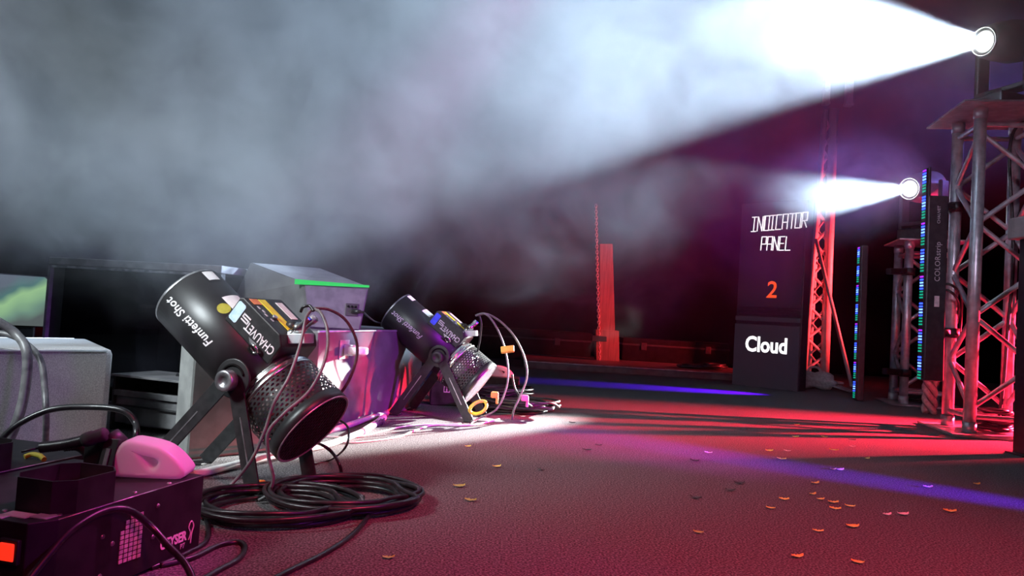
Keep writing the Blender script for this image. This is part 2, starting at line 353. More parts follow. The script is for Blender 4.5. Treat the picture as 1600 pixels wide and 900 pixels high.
# ------------------------------------------------------------------ confetti cannons
def cannon(root_loc, az, elev, feet, label, blue, first):
    root = empty('confetti_cannon', (root_loc[0], root_loc[1], 0), R_(az))
    tag(root, label, 'confetti cannon', 'confetti cannons standing on the stage edge')
    e = R_(elev); PZ = 0.283
    a = Vector((cos(e), 0, sin(e))); n = Vector((-sin(e), 0, cos(e))); y = Vector((0, 1, 0)); O = Vector((0, 0, PZ))
    def pt(s, yy, h): return O + a * s + y * yy + n * h
    def cyl(s, th, r): return O + a * s + r * (cos(R_(th)) * y + sin(R_(th)) * n)
    # barrel: open tube with a thin worn rim
    bm = BM(); lathe(bm, O, a, [(-0.035, 0.06), (-0.035, 0.100), (0.325, 0.100), (0.327, 0.097), (0.325, 0.094), (0.02, 0.094), (0.02, 0.0)], 48)
    barrel = obj('barrel', bm, M['cannon_black'], root)
    bm = BM(); lathe(bm, O, a, [(0.322, 0.1005), (0.328, 0.1005), (0.329, 0.098), (0.328, 0.0945), (0.322, 0.0938)], 48)
    obj('barrel_rim', bm, M['rim_grey'], barrel)
    # lettering wrapped round the near side, read from the base towards the muzzle, tops downwards
    bm = text_bm('Funfetti Shot', 0.0345, shear=0.3, bold=0.0006, spacing=1.04)
    xs = [v.co.x for v in bm.verts]; w = max(xs) - min(xs); k = 0.185 / w
    for v in bm.verts:
        s = 0.212 + v.co.x * k; th = 3 - math.degrees(v.co.y / 0.1005)
        v.co = cyl(s, th, 0.1008)
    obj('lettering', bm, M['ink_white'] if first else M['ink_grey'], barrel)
    # stickers on the upper side of the barrel
    bm = BM()
    for (s0, s1, t0, t1) in ((0.283, 0.318, 70, 92),):
        for i in range(6):
            ta = t0 + (t1 - t0) * i / 6; tb = t0 + (t1 - t0) * (i + 1) / 6
            bm.faces.new([bm.verts.new(cyl(s, t, 0.1006)) for s, t in ((s0, ta), (s1, ta), (s1, tb), (s0, tb))])
    obj('sticker', bm, M['st_white'], barrel)
    bm = BM()
    for i in range(8):
        ta = 64 + 34 * i / 8; tb = 64 + 34 * (i + 1) / 8
        bm.faces.new([bm.verts.new(cyl(s, t, 0.1006)) for s, t in ((0.168, ta), (0.215, ta), (0.215, tb), (0.168, tb))])
    obj('sticker', bm, M['st_white'], barrel)
    if first:
        bm = BM(); c = bm.verts.new(cyl(0.18, 54, 0.1006))
        ring = [bm.verts.new(cyl(0.18 + 0.018 * cos(2 * pi * i / 16), 54 + 10 * sin(2 * pi * i / 16), 0.1006)) for i in range(16)]
        for i in range(16): bm.faces.new((c, ring[i], ring[(i + 1) % 16]))
        obj('round_sticker', bm, M['st_olive'], barrel)
    # control box on top
    def bp(s, yy, h): return pt(s, yy, h)
    bm = BM()
    prof = [(-0.030, 0.068), (0.150, 0.068), (0.150, 0.142), (0.142, 0.150), (-0.005, 0.150), (-0.030, 0.128)]
    poly_prism(bm, [pt(s, 0.075, h) for s, h in prof], y * -0.165, bev=0.004)
    cb = obj('control_box', bm, M['black_metal'], root)
    NR = 0.0755
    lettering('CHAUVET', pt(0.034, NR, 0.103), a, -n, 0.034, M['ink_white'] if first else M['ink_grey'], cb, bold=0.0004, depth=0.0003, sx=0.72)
    # maker's mark: square outline with a bar, and the triangle below the name
    bm = BM()
    for (s, h, ws, wh) in ((0.098, 0.121, 0.026, 0.004), (0.098, 0.113, 0.026, 0.004), (0.098, 0.105, 0.026, 0.004), (0.110, 0.117, 0.004, 0.012), (0.087, 0.109, 0.004, 0.012)):
        quad(bm, pt(s, NR, h), a, -n, ws, wh)
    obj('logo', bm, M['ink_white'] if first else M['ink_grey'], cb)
    bm = BM(); poly_prism(bm, [pt(0.060, NR, 0.084), pt(0.044, NR, 0.071), pt(0.030, NR, 0.086)], y * 0.0006)
    obj('logo', bm, M['rim_grey'], cb)
    bm = BM(); poly_prism(bm, [pt(s, NR, h) for s, h in ((0.117, 0.086), (0.117, 0.134), (0.121, 0.138), (0.141, 0.138), (0.145, 0.134), (0.145, 0.086), (0.141, 0.082), (0.121, 0.082))], y * 0.0006)
    obj('sticker', bm, M['st_blue_pale'] if first else M['st_blue'], cb)
    bm = BM(); quad(bm, pt(0.072, 0.010, 0.1505), a, y, 0.125, 0.030); obj('sticker', bm, M['st_yellow'], cb)
    bm = BM(); quad(bm, pt(0.124, 0.045, 0.1505), a, y, 0.022, 0.032); obj('sticker', bm, M['st_orange'], cb)
    bm = BM(); quad(bm, pt(0.09, -0.055, 0.1505), a, y, 0.07, 0.030); obj('sticker', bm, M['st_white'], cb)
    bm = BM()
    for s, yy in ((0.10, 0.055), (0.085, 0.05), (0.07, 0.055), (0.05, 0.05)): quad(bm, pt(s, yy, 0.1505), a, y, 0.011, 0.006)
    tag(obj('small_print', bm, M['ink_grey'], cb), kind='stuff')
    bm = BM(); rod(bm, pt(0.06, 0.03, 0.15), pt(0.06, 0.03, 0.156), 0.007)
    obj('button', bm, M['rim_grey'], cb)
    # flange rings between barrel and fan basket
    bm = BM()
    prof = [(-0.036, 0.085), (-0.036, 0.106), (-0.040, 0.110), (-0.044, 0.106), (-0.048, 0.112), (-0.054, 0.114), (-0.058, 0.108), (-0.064, 0.117), (-0.070, 0.117), (-0.072, 0.100), (-0.072, 0.085)]
    lathe(bm, O, a, prof, 40)
    obj('flange', bm, M['chrome'], root)
    # perforated fan basket: hexagonal rows of real holes
    bm = BM(); rr = 0.115; nc = 44; s0, s1, rows = -0.072, -0.176, 11; dth = 2 * pi / nc; ds = (s1 - s0) / rows
    def cv(th, s): return O + a * s + rr * (cos(th) * y + sin(th) * n)
    for r in range(rows):
        for c in range(nc):
            th = (c + 0.5 * (r % 2)) * dth; sc = s0 + (r + 0.5) * ds
            outer = [(1, 0), (1, 1), (0, 1), (-1, 1), (-1, 0), (-1, -1), (0, -1), (1, -1)]
            ov = [bm.verts.new(cv(th + ox * dth / 2, sc + oy * ds / 2)) for ox, oy in outer]
            iv = [bm.verts.new(cv(th + 0.66 * cos(i * pi / 4) * dth / 2, sc + 0.66 * sin(i * pi / 4) * ds / 2)) for i in range(8)]
            for i in range(8): bm.faces.new((ov[i], ov[(i + 1) % 8], iv[(i + 1) % 8], iv[i]))
    bmesh.ops.remove_doubles(bm, verts=bm.verts[:], dist=1e-5)
    basket = obj('fan_basket', bm, M['cannon_black'], root)
    bm = BM(); lathe(bm, O, a, [(-0.176, 0.113), (-0.176, 0.1155), (-0.204, 0.1155), (-0.206, 0.112), (-0.202, 0.108), (-0.176, 0.113)], 44)
    obj('basket_band', bm, M['cannon_black'], basket)
    bm = BM(); lathe(bm, O, a, [(-0.203, 0.1125), (-0.208, 0.1150), (-0.209, 0.1125), (-0.207, 0.108)], 44)
    obj('basket_rim', bm, M['rim_grey'] if not first else M['alu'], basket)
    # inlet grille: crossed bars on the base disc
    bm = BM()
    for ax, step, wd in ((0, 0.0125, 0.0022), (1, 0.0125, 0.0060 if first else 0.0045)):
        k = -8
        while k <= 8:
            q = k * step; L = math.sqrt(max(0, 0.108 ** 2 - q * q))
            if L > 0.004:
                ex, ey = (y, n) if ax == 0 else (n, y)
                box(bm, (0, 0, 0), (2 * L, wd, 0.0016), basis(O + a * (-0.2045 - 0.0008 * ax) + ey * q, ex, ey))
            k += 1
    tag(obj('inlet_grille', bm, M['black_metal'], basket), kind='stuff')
    bm = BM(); lathe(bm, O, a, [(-0.196, 0.0), (-0.196, 0.106), (-0.198, 0.106), (-0.198, 0.0)], 32); obj('grille_backing', bm, M['dark_in'], basket)
    if not first:
        bm = BM()
        for k in range(-5, 6):
            q = k * 0.018; L = math.sqrt(max(0, 0.104 ** 2 - q * q))
            box(bm, (0, 0, 0), (2 * L, 0.0055, 0.0016), basis(O - a * 0.2075 + y * q, n, y))
        tag(obj('grille_bars', bm, M['alu'], basket), kind='stuff')
    # fan motor can inside the basket
    bm = BM(); lathe(bm, O, a, [(-0.075, 0.0), (-0.075, 0.095), (-0.12, 0.095), (-0.125, 0.055), (-0.19, 0.05), (-0.192, 0.0)], 28)
    obj('fan_motor', bm, M['fan_grey'], root)
    # gas inlet: silver block, two brass-silver couplings
    bm = BM(); box(bm, (0, 0, 0), (0.060, 0.045, 0.026), basis(pt(-0.028, 0.02, 0.155), (a - n * 0.9), y), bev=0.002)
    blk = obj('inlet_block', bm, M['silver_block'], root)
    bm = BM()
    d0 = (n * 0.95 - a * 0.25 + y * 0.1).normalized(); b0 = pt(0.0, 0.02, 0.135)
    lathe(bm, b0, d0, [(0, 0), (0, 0.014), (0.018, 0.014), (0.02, 0.011), (0.034, 0.011), (0.036, 0.015), (0.05, 0.015), (0.052, 0.009), (0.085, 0.008), (0.086, 0)], 14)
    obj('coupling', bm, M['chrome'], blk)
    bm = BM(); b1 = pt(0.012, -0.03, 0.135)
    lathe(bm, b1, d0, [(0, 0), (0, 0.012), (0.03, 0.012), (0.032, 0.009), (0.06, 0.009), (0.062, 0.012), (0.075, 0.012), (0.076, 0)], 14)
    obj('coupling', bm, M['alu'], blk)
    bm = BM(); b2 = pt(0.03, 0.0, 0.15)
    lathe(bm, b2, (n * 0.6 - a * 0.8), [(0, 0), (0, 0.013), (0.02, 0.013), (0.022, 0.008), (0.05, 0.007), (0.052, 0.0)], 12)
    obj('cable_plug', bm, M['black_metal'], cb)
    bm = BM()
    for i in range(9):
        b = b0 + d0 * (0.004 + 0.0)
    box(bm, (0, 0, 0), (0.012, 0.010, 0.006), basis(b0 + d0 * 0.084, a, y), bev=0.001); obj('valve_tab', bm, M['st_blue'], blk)
    # safety eyelet
    bm = BM(); c0 = cyl(0.024, 42, 0.112); path = [c0 + 0.014 * (cos(2 * pi * i / 14) * a + sin(2 * pi * i / 14) * (y * 0.6 + n * 0.8)) for i in range(14)]
    tube(bm, path, 0.0042, 6, closed=True); obj('safety_eyelet', bm, M['chrome'], root)
    # stand: two A-frames with pivot plates and clamp knobs
    for sd in (1, -1):
        Y0 = 0.122 * sd
        bm = BM(); lathe(bm, (0, Y0 - 0.004 * sd, PZ), (0, sd, 0), [(0, 0), (0, 0.050), (0.006, 0.050), (0.0065, 0.0475), (0.0065, 0)], 32)
        pp = obj('pivot_plate', bm, M['cannon_black'], root)
        bm = BM(); tube(bm, [(0.034 * cos(t), Y0 + 0.0032 * sd, PZ + 0.034 * sin(t)) for t in [R_(20 + 9 * i) for i in range(17)]], 0.0035, 5)
        obj('pivot_slot', bm, M['dark_in'], pp)
        bm = BM(); lathe(bm, (0, Y0 + 0.0025 * sd, PZ - 0.004), (0, sd, 0), [(0, 0), (0, 0.017), (0.008, 0.017), (0.010, 0.025), (0.012, 0.027), (0.032, 0.027), (0.035, 0.024), (0.035, 0.013), (0.031, 0.011), (0.031, 0)], 24)
        obj('clamp_knob', bm, M['rim_grey'] if (sd > 0 and first) else M['black_metal'], root)
        for fx in feet:
            top = Vector((0.018 if fx > 0 else -0.006, Y0, PZ - 0.005)); bot = Vector((fx, Y0, 0.004))
            d = (bot - top).normalized(); side = d.cross(Vector((0, 1, 0))).normalized()
            L = (bot - top).length
            bm = BM(); box(bm, (0, 0, 0), (L, 0.044, 0.006), basis((top + bot) / 2, d, side), bev=0.0012)
            box(bm, (0, 0, 0), (0.050, 0.050, 0.005), basis(bot + Vector((0, -0.018 * sd, 0)), (1, 0, 0), (0, 1, 0)), bev=0.001)
            lg = obj('leg', bm, M['black_metal'], root)
            bm = BM(); box(bm, (0, 0, 0), (L * 0.42, 0.0035, 0.0015), basis((top + bot) / 2 + Vector((0, 0.003 * sd, 0)) + d * 0.01, d, side)); obj('leg_slot', bm, M['rim_grey'], lg)
    bm = BM(); rod(bm, (0, -0.12, PZ), (0, -0.09, PZ), 0.012); rod(bm, (0, 0.09, PZ), (0, 0.12, PZ), 0.012); obj('pivot_bolt', bm, M['rim_grey'], root)
    return root

C1 = Vector((-0.6485, 1.984, 0))
cannon(C1, 162, 37, (-0.085, 0.27), 'large confetti cannon with a pale blue sticker beside the foreground fog machine', False, True)
az2 = R_(168); h2 = Vector((cos(az2), sin(az2), 0)); y2 = Vector((-sin(az2), cos(az2), 0))
C2 = FL(733, 660) + 0.16 * h2 - 0.122 * y2
cannon(C2, 168, 36, (-0.16, 0.20), 'farther confetti cannon with a dark blue sticker, behind the white floor pool', True, False)

# ------------------------------------------------------------------ fog machines
M['fm'] = ramp_mat('fog_machine_black', (0.010, 0.009, 0.011), (0.020, 0.018, 0.021), 25, 0.5, spec=0.35)
M['grille_bare'] = ramp_mat('grille_bare_metal', (0.35, 0.33, 0.33), (0.6, 0.55, 0.5), 90, 0.5)  # pale bare metal of the side vent slots
def fog_machine(loc, rz, label, detail=True):
    root = empty('fog_machine', loc, rz); tag(root, label, 'fog machine', 'fog machines in the front corner')
    W, L, Hh = 0.30, 0.372, 0.142; hw, hl = W / 2, L / 2
    bm = BM(); poly_prism(bm, [(hw, hl, 0.006), (-hw, hl, 0.006), (-hw, -hl, 0.006), (hw - 0.02, -hl, 0.006), (hw, -hl + 0.035, 0.006)], (0, 0, Hh - 0.006), bev=0.0018)
    body = obj('body', bm, M['fm'], root)
    for sx in (-1, 1):
        for sy in (-1, 1):
            bm = BM(); lathe(bm, (sx * 0.12, sy * 0.15, 0), (0, 0, 1), [(0, 0), (0, 0.012), (0.008, 0.011), (0.008, 0)], 12); obj('rubber_foot', bm, M['rubber'], root)
    # lid seam lip along the top edge
    bm = BM(); rod(bm, (hw - 0.001, -hl + 0.035, Hh - 0.001), (hw - 0.001, hl, Hh - 0.001), 0.0011, 6); obj('lid_edge', bm, M['rim_grey'], body)
    # octagonal nozzle collar
    cx, cy, a_, b_, ch = 0.091, -0.079, 0.056, 0.062, 0.024
    def octo(k, z): return [Vector((cx + px, cy + py, z)) for px, py in ((a_ - k, -b_ + ch), (a_ - k, b_ - ch), (a_ - ch, b_ - k), (-a_ + ch, b_ - k), (-a_ + k, b_ - ch), (-a_ + k, -b_ + ch), (-a_ + ch, -b_ + k), (a_ - ch, -b_ + k))]
    bm = BM(); o0, o1 = octo(0, Hh), octo(0, Hh + 0.050); i1, i0 = octo(0.003, Hh + 0.050), octo(0.003, Hh + 0.004)
    rings = [[bm.verts.new(p) for p in r] for r in (o0, o1, i1, i0)]
    for A, B in zip(rings, rings[1:]):
        for i in range(8): bm.faces.new((A[i], A[(i + 1) % 8], B[(i + 1) % 8], B[i]))
    bmesh.ops.recalc_face_normals(bm, faces=bm.faces[:])
    col = obj('nozzle_collar', bm, M['fm'], root)
    bm = BM(); bm.faces.new([bm.verts.new(p) for p in octo(0.003, Hh + 0.018)]); obj('collar_floor', bm, M['tan'], col)
    bm = BM(); lathe(bm, (cx, cy, Hh + 0.018), (0, 0, 1), [(0, 0.02), (0.010, 0.018), (0.010, 0.012), (0.0, 0.012)], 18); obj('nozzle', bm, M['rim_grey'], col)
    if not detail: return root
    # side ventilation slots: columns of bare slots
    bm = BM()
    for c in range(5):
        for r in range(10):
            if (c == 0 and r > 6) or (c == 1 and r > 8): continue
            box(bm, (hw + 0.0006, -0.02 + c * 0.0105, 0.04 + r * 0.0078 - c * 0.0006), (0.0014, 0.0078, 0.0058))
    tag(obj('vent_grille', bm, M['grille_bare'], body), kind='stuff')
    lettering('GEYSER', (hw + 0.0006, 0.110, 0.038), (0, 1, 0), (0, 0, 1), 0.024, M['ink_white'], body, bold=0.0009, depth=0.0003, sx=0.86)
    lettering('P7', (hw + 0.0006, 0.136, 0.021), (0, 1, 0), (0, 0, 1), 0.013, M['ink_grey'], body, bold=0.0003, depth=0.0003)
    bm = BM()
    tube(bm, catmull([(hw + 0.001, 0.152, 0.028), (hw + 0.001, 0.156, 0.040), (hw + 0.001, 0.150, 0.052), (hw + 0.001, 0.157, 0.062), (hw + 0.001, 0.164, 0.052), (hw + 0.001, 0.160, 0.040), (hw + 0.001, 0.158, 0.020)], 5), 0.0012, 5)
    obj('logo', bm, M['ink_white'], body)
    for py, pz in ((-0.062, 0.092), (-0.062, 0.030), (0.062, 0.112), (0.055, 0.060), (0.008, 0.108), (-0.040, 0.075)):
        bm = BM(); lathe(bm, (hw, py, pz), (1, 0, 0), [(0, 0.0042), (0.0016, 0.0036), (0.002, 0)], 10); obj('screw', bm, M['rim_grey'], body)
    for px, py in ((0.135, -0.135), (0.135, 0.02), (0.05, -0.15), (0.14, 0.10)):
        bm = BM(); lathe(bm, (px, py, Hh), (0, 0, 1), [(0, 0.0042), (0.0018, 0.0036), (0.0024, 0)], 10); obj('screw', bm, M['rim_grey'], body)
    for i, (px, py, sx, sy, mt) in enumerate(((0.085, -0.158, 0.045, 0.022, 'st_white'), (0.062, -0.175, 0.038, 0.016, 'st_white'), (0.122, -0.148, 0.03, 0.026, 'silver_block'))):
        bm = BM(); box(bm, (px, py, Hh + 0.0006), (sx, sy, 0.0012)); obj('sticker', bm, M[mt], body)
    # rocker switch and socket on the front
    bm = BM(); box(bm, (0.105, -hl - 0.002, 0.100), (0.036, 0.008, 0.036), bev=0.002); sw = obj('switch_frame', bm, M['black_metal'], root)
    bm = BM(); box(bm, (0, 0, 0), (0.025, 0.006, 0.026), Matrix.Translation((0.105, -hl - 0.006, 0.100)) @ Matrix.Rotation(R_(8), 4, 'X'), bev=0.002); tag(obj('rocker', bm, M['glow_red'], sw), 'lit red rocker switch')
    bm = BM(); box(bm, (0.105, -hl - 0.003, 0.050), (0.040, 0.008, 0.028), bev=0.002); obj('power_socket', bm, M['black_metal'], root)
    return root
FM = Vector((-0.756, 1.285, 0)); FMZ = R_(-13.5)
fog_machine(FM, FMZ, 'black fog machine with a lit red rocker switch and printed side')
_q = Matrix.Translation(FM) @ Matrix.Rotation(FMZ, 4, 'Z') @ Vector((-0.315, 0.10, 0))
fog_machine((_q.x, _q.y, 0), FMZ, 'second fog machine at the frame edge, only its collar showing', detail=False)
def fmw(x, y, z): return Matrix.Translation(FM) @ Matrix.Rotation(FMZ, 4, 'Z') @ Vector((x, y, z))

# fluid jug lying on the machine, with a hole through its grip
def jug(name, loc, rz, scale, label, group):
    root = empty(name, loc, rz); tag(root, label, 'jug', group)
    prof = [(-0.064, 0.012), (-0.062, 0.020), (-0.050, 0.040), (-0.038, 0.058), (-0.024, 0.060), (0.018, 0.052), (0.042, 0.038), (0.060, 0.020), (0.064, 0.012), (0.050, 0.010), (0.0, 0.010), (-0.050, 0.010)]
    hole = [(-0.030, 0.054), (0.004, 0.051), (0.027, 0.043), (0.033, 0.029), (0.022, 0.0125), (0.004, 0.0125), (-0.014, 0.032)]
    prof = [(v.x, v.y) for v in catmull([(a, b, 0) for a, b in prof], 3, closed=True)]
    hole = [(v.x, v.y) for v in catmull([(a, b, 0) for a, b in hole], 3, closed=True)]
    cu = bpy.data.curves.new('jug_outline', 'CURVE'); cu.dimensions = '2D'; cu.fill_mode = 'BOTH'
    for loop in (prof, hole):
        s = cu.splines.new('POLY'); s.points.add(len(loop) - 1); s.use_cyclic_u = True
        for p, (a, b) in zip(s.points, loop): p.co = (a, b, 0, 1)
    cu.extrude = 0.026; cu.bevel_depth = 0.010; cu.bevel_resolution = 4; cu.offset = 0.0
    to = bpy.data.objects.new('jug_outline', cu); COL.objects.link(to)
    me = bpy.data.meshes.new_from_object(to.evaluated_get(bpy.context.evaluated_depsgraph_get()))
    bpy.data.objects.remove(to); bpy.data.curves.remove(cu)
    bm = BM(); bm.from_mesh(me); bpy.data.meshes.remove(me)
    bmesh.ops.transform(bm, matrix=Matrix.Scale(scale, 4) @ Matrix.Translation((0, 0, 0.004)) @ Matrix.Rotation(R_(90), 4, 'X'), verts=bm.verts[:])
    zmin = min(v.co.z for v in bm.verts)
    for v in bm.verts: v.co.z = v.co.z - zmin
    bmesh.ops.remove_doubles(bm, verts=bm.verts[:], dist=1e-5)
    bd = obj('jug_body', bm, M['jug'], root, smooth=True)
    bm = BM(); lathe(bm, (-0.062 * scale, 0, 0.052 * scale), (-0.75, 0, 0.66), [(0, 0), (0, 0.022 * scale), (0.026 * scale, 0.022 * scale), (0.028 * scale, 0.018 * scale), (0.028 * scale, 0)], 18)
    obj('cap', bm, M['black_metal'], root)
    return root
def jug_mat():
    m = bpy.data.materials.new('translucent_jug_plastic'); m.use_nodes = True; nt = m.node_tree; x = NX(nt)
    b = nt.nodes['Principled BSDF']; b.inputs['Base Color'].default_value = (0.92, 0.88, 0.90, 1); b.inputs['Roughness'].default_value = 0.4
    tr = x.n('ShaderNodeBsdfTranslucent'); tr.inputs[0].default_value = (0.92, 0.86, 0.88, 1)
    mx = x.n('ShaderNodeMixShader'); mx.inputs[0].default_value = 0.4
    nt.links.new(b.outputs[0], mx.inputs[1]); nt.links.new(tr.outputs[0], mx.inputs[2]); nt.links.new(mx.outputs[0], nt.nodes['Material Output'].inputs[0])
    return m
M['jug'] = jug_mat()
jp = FL(233, 745, 0.144)
jug('fluid_jug', (jp.x - 0.008, jp.y + 0.02, 0.1425), R_(6), 0.97, 'translucent fluid jug glowing pink on top of the foreground fog machine', None)
# strap bracket and corrugated hose behind the jug
r_ = empty('jug_bracket', fmw(0.0, 0.075, 0.1425), FMZ); tag(r_, 'black bracket with a tilted strap standing beside the pink jug', 'bracket')
bm = BM(); box(bm, (0, 0.05, 0.030), (0.10, 0.05, 0.060), bev=0.004); obj('bracket_body', bm, M['black_metal'], r_)
bm = BM(); box(bm, (0, 0, 0), (0.030, 0.008, 0.072), Matrix.Translation((0.018, 0.012, 0.0335)) @ Matrix.Rotation(R_(-14), 4, 'X'), bev=0.001); st = obj('strap', bm, M['black_metal'], r_)
bm = BM(); box(bm, (0, 0, 0), (0.008, 0.002, 0.040), Matrix.Translation((0.018, 0.006, 0.033)) @ Matrix.Rotation(R_(-14), 4, 'X')); obj('strap_slot', bm, M['rim_grey'], st)
h_ = empty('hose', (0, 0, 0)); tag(h_, 'ribbed black hose with a thick sleeve end above the nozzle collar', 'hose')
zz = 1.36
hp = [P(137, 712, 1.46), P(132, 702, 1.45), P(118, 694, 1.44), P(100, 698, 1.42), P(68, 697, zz), P(85, 697, zz), P(110, 693, zz), P(134, 688, zz)]
h0 = fmw(-0.03, 0.06, 0.142)
bm = BM(); tube(bm, catmull([P(64, 699, 1.37), P(85, 697, 1.37), P(110, 693, 1.37), P(134, 687, 1.37)], 14), 0.0095, 10, rib=0.10); obj('corrugated_tube', bm, M['cable_black'], h_)
bm = BM(); tube(bm, catmull([P(100, 698, 1.42), P(122, 697, 1.44), P(136, 708, 1.45), FL(142, 722, 0.150)], 12), 0.009, 10, rib=0.12); obj('corrugated_tube', bm, M['cable_black'], h_)
bm = BM(); a0, a1 = P(131, 688, 1.37), P(166, 678, 1.37); d_ = (a1 - a0); lathe(bm, a0, d_, [(0, 0), (0, 0.012), (0.006, 0.0135), (0.018, 0.0135), (0.02, 0.012), (d_.length - 0.004, 0.0135), (d_.length, 0.011), (d_.length, 0)], 16); obj('sleeve', bm, M['rubber'], h_)
bm = BM(); rod(bm, P(64, 699, 1.37), P(33, 706, 1.35), 0.0022, 6); obj('pull_wire', bm, M['cable_black'], h_)
tag(cable('strap_loop', [FL(38, 714, 0.146), FL(50, 710, 0.150), FL(62, 712, 0.150), FL(69, 718, 0.146)], 0.005, M['st_olive']), 'olive strap end lying on the fog machine behind its collar', 'strap')

# ------------------------------------------------------------------ cases along the stage edge
def plan_case(name, quad_xy, z0, z1, mat, label, cat, bev=0.012):
    """closed case from four plan corners"""
    c = sum((Vector((x, y, 0)) for x, y in quad_xy), Vector()) / 4
    root = empty(name, (c.x, c.y, z0)); tag(root, label, cat)
    bm = BM(); poly_prism(bm, [(x - c.x, y - c.y, 0.0) for x, y in quad_xy], (0, 0, z1 - z0), bev=bev)
    obj('shell', bm, mat, root)
    return root, c
b_ = Vector((-1.262, 2.378)); u_ = Vector((-0.63, -0.777)).normalized(); v_ = Vector((-0.60, 0.80)).normalized()
qa = [b_, b_ + u_ * 0.80, b_ + u_ * 0.80 + v_ * 0.54, b_ + v_ * 0.54]
pc, pcc = plan_case('flight_case', [(p.x, p.y) for p in qa], 0, 0.300, M['case_pale'], 'pale speckled case with rounded corners and cables over its top', 'case', 0.02)
def edge_strip(root, c, z0, pts, w, mat, name='edge_trim'):
    bm = BM(); tube(bm, [Vector(p) - Vector((c.x, c.y, z0)) for p in pts], w, 6); return obj(name, bm, mat, root)
edge_strip(pc, pcc, 0, [(b_.x - 0.014, b_.y - 0.016, 0.293), (b_.x + u_.x * 0.79, b_.y + u_.y * 0.79, 0.293)], 0.0035, M['ink_white'])
edge_strip(pc, pcc, 0, [(qa[3].x - 0.03, qa[3].y - 0.05, 0.2985), (qa[2].x + 0.02, qa[2].y - 0.03, 0.2985)], 0.004, M['ink_white'])
# grey case behind the near cannon and the two-faceted road case beyond it
g0 = Vector((-0.93, 2.20)); g1 = Vector((-0.635, 2.50)); gd = (g1 - g0).normalized(); gn = Vector((-gd.y, gd.x))
gc, gcc = plan_case('road_case', [(p.x, p.y) for p in (g0, g1, g1 + gn * 0.28, g0 + gn * 0.10)], 0, 0.365, M['case_grey'], 'grey green road case side seen between the legs of the near cannon', 'case', 0.008)
bm = BM()
f0 = FL(486, 683); f1 = FL(577, 655); f2 = FL(655, 636)
q1 = [Vector((f0.x, f0.y)), Vector((f1.x, f1.y)), Vector((f2.x, f2.y))]
pts6 = [q1[0], q1[1], q1[2], Vector((q1[2].x - 0.35, q1[2].y + 0.25)), Vector((q1[1].x - 0.50, q1[1].y + 0.2)), Vector((q1[0].x - 0.44, q1[0].y + 0.16))]
RC = empty('road_case', (q1[1].x - 0.3, q1[1].y, 0)); tag(RC, 'angular road case lit red and purple with a caster on its side', 'case')
ctr = Vector((q1[1].x - 0.3, q1[1].y, 0))
RZ = 0.385
poly_prism(bm, [Vector((p.x, p.y, 0.0)) - ctr for p in pts6], (0, 0, RZ), bev=0.006); obj('shell', bm, M['case_red'], RC)
bm = BM(); tube(bm, [Vector((p.x, p.y, RZ - 0.002)) - ctr for p in pts6[:3]], 0.005, 6); obj('edge_trim', bm, M['alu'], RC)
bm = BM(); tube(bm, [Vector((p.x, p.y, 0.006)) - ctr for p in pts6[:3]], 0.006, 6); obj('edge_trim', bm, M['alu'], RC)
# caster on its side
fd = (q1[1] - q1[0]).normalized(); fn = Vector((fd.y, -fd.x)); FD = Vector((fd.x, fd.y, 0)); FN = Vector((fn.x, fn.y, 0))
cp = P(522, 545, 2.93); t_ = (Vector((cp.x, cp.y)) - q1[0]).dot(fd); cb_ = Vector((q1[0].x, q1[0].y, 0)) + FD * t_; cb_.z = cp.z
cas = empty('caster', tuple(cb_ - ctr)); cas.parent = RC
bm = BM(); box(bm, (0, 0, 0), (0.085, 0.075, 0.005), basis(FN * 0.003, FD, (0, 0, 1)), bev=0.001); box(bm, (0, 0, 0), (0.03, 0.045, 0.045), basis(FN * 0.028, FD, (0, 0, 1)), bev=0.006); obj('caster_fork', bm, M['alu'], cas)
bm = BM(); lathe(bm, FN * 0.062 + Vector((0, 0, -0.014)), (0, 0, 1), [(0, 0), (0, 0.036), (0.004, 0.040), (0.024, 0.040), (0.028, 0.036), (0.028, 0)], 24); obj('caster_wheel', bm, M['white_plastic'], cas)

# wedge monitor on the road case: sloped cabinet, purple-lit connector panel, green edge strip brightened by emission
W0 = RZ + 0.002
def PZ_(px, py, Y): return P(px, py, Y)
nb = P(480, 516, 2.92); nt_ = P(473, 441, 2.92); lt = P(391, 410, 3.12); ll = P(366, 462, 3.12); lb = P(366, 520, 3.12)
nb.z = W0; lb.z = W0
rb = P(563, 516, 2.96); rb.z = W0; rt = P(577, 448, 2.97); bt = P(500, 419, 3.40); bb = bt.copy(); bb.z = W0
WO = Vector((nb.x, nb.y, W0)); wd = empty('stage_monitor', tuple(WO)); tag(wd, 'grey wedge stage monitor with a purple back and a bright green edge', 'monitor speaker')
bm = BM(); V = {k: bm.verts.new(v - WO) for k, v in dict(nb=nb, nt=nt_, lt=lt, ll=ll, lb=lb, rb=rb, rt=rt, bt=bt, bb=bb).items()}
for f in (('nb', 'nt', 'lt', 'll', 'lb'), ('nb', 'rb', 'rt', 'nt'), ('nt', 'rt', 'bt', 'lt'), ('rb', 'bb', 'bt', 'rt'), ('lb', 'll', 'lt', 'bt', 'bb')): bm.faces.new([V[k] for k in f])
bm.faces.new([V[k] for k in ('nb', 'lb', 'bb', 'rb')]); bmesh.ops.recalc_face_normals(bm, faces=bm.faces[:])
bmesh.ops.bevel(bm, geom=bm.edges[:], offset=0.004, segments=2, affect='EDGES')
obj('cabinet', bm, M['wedge_grey'], wd)
pe = (rb - nb).normalized(); pu = ((nt_ - nb) + (rt - rb)).normalized(); pn = pe.cross(pu).normalized()
if pn.y > 0: pn = -pn
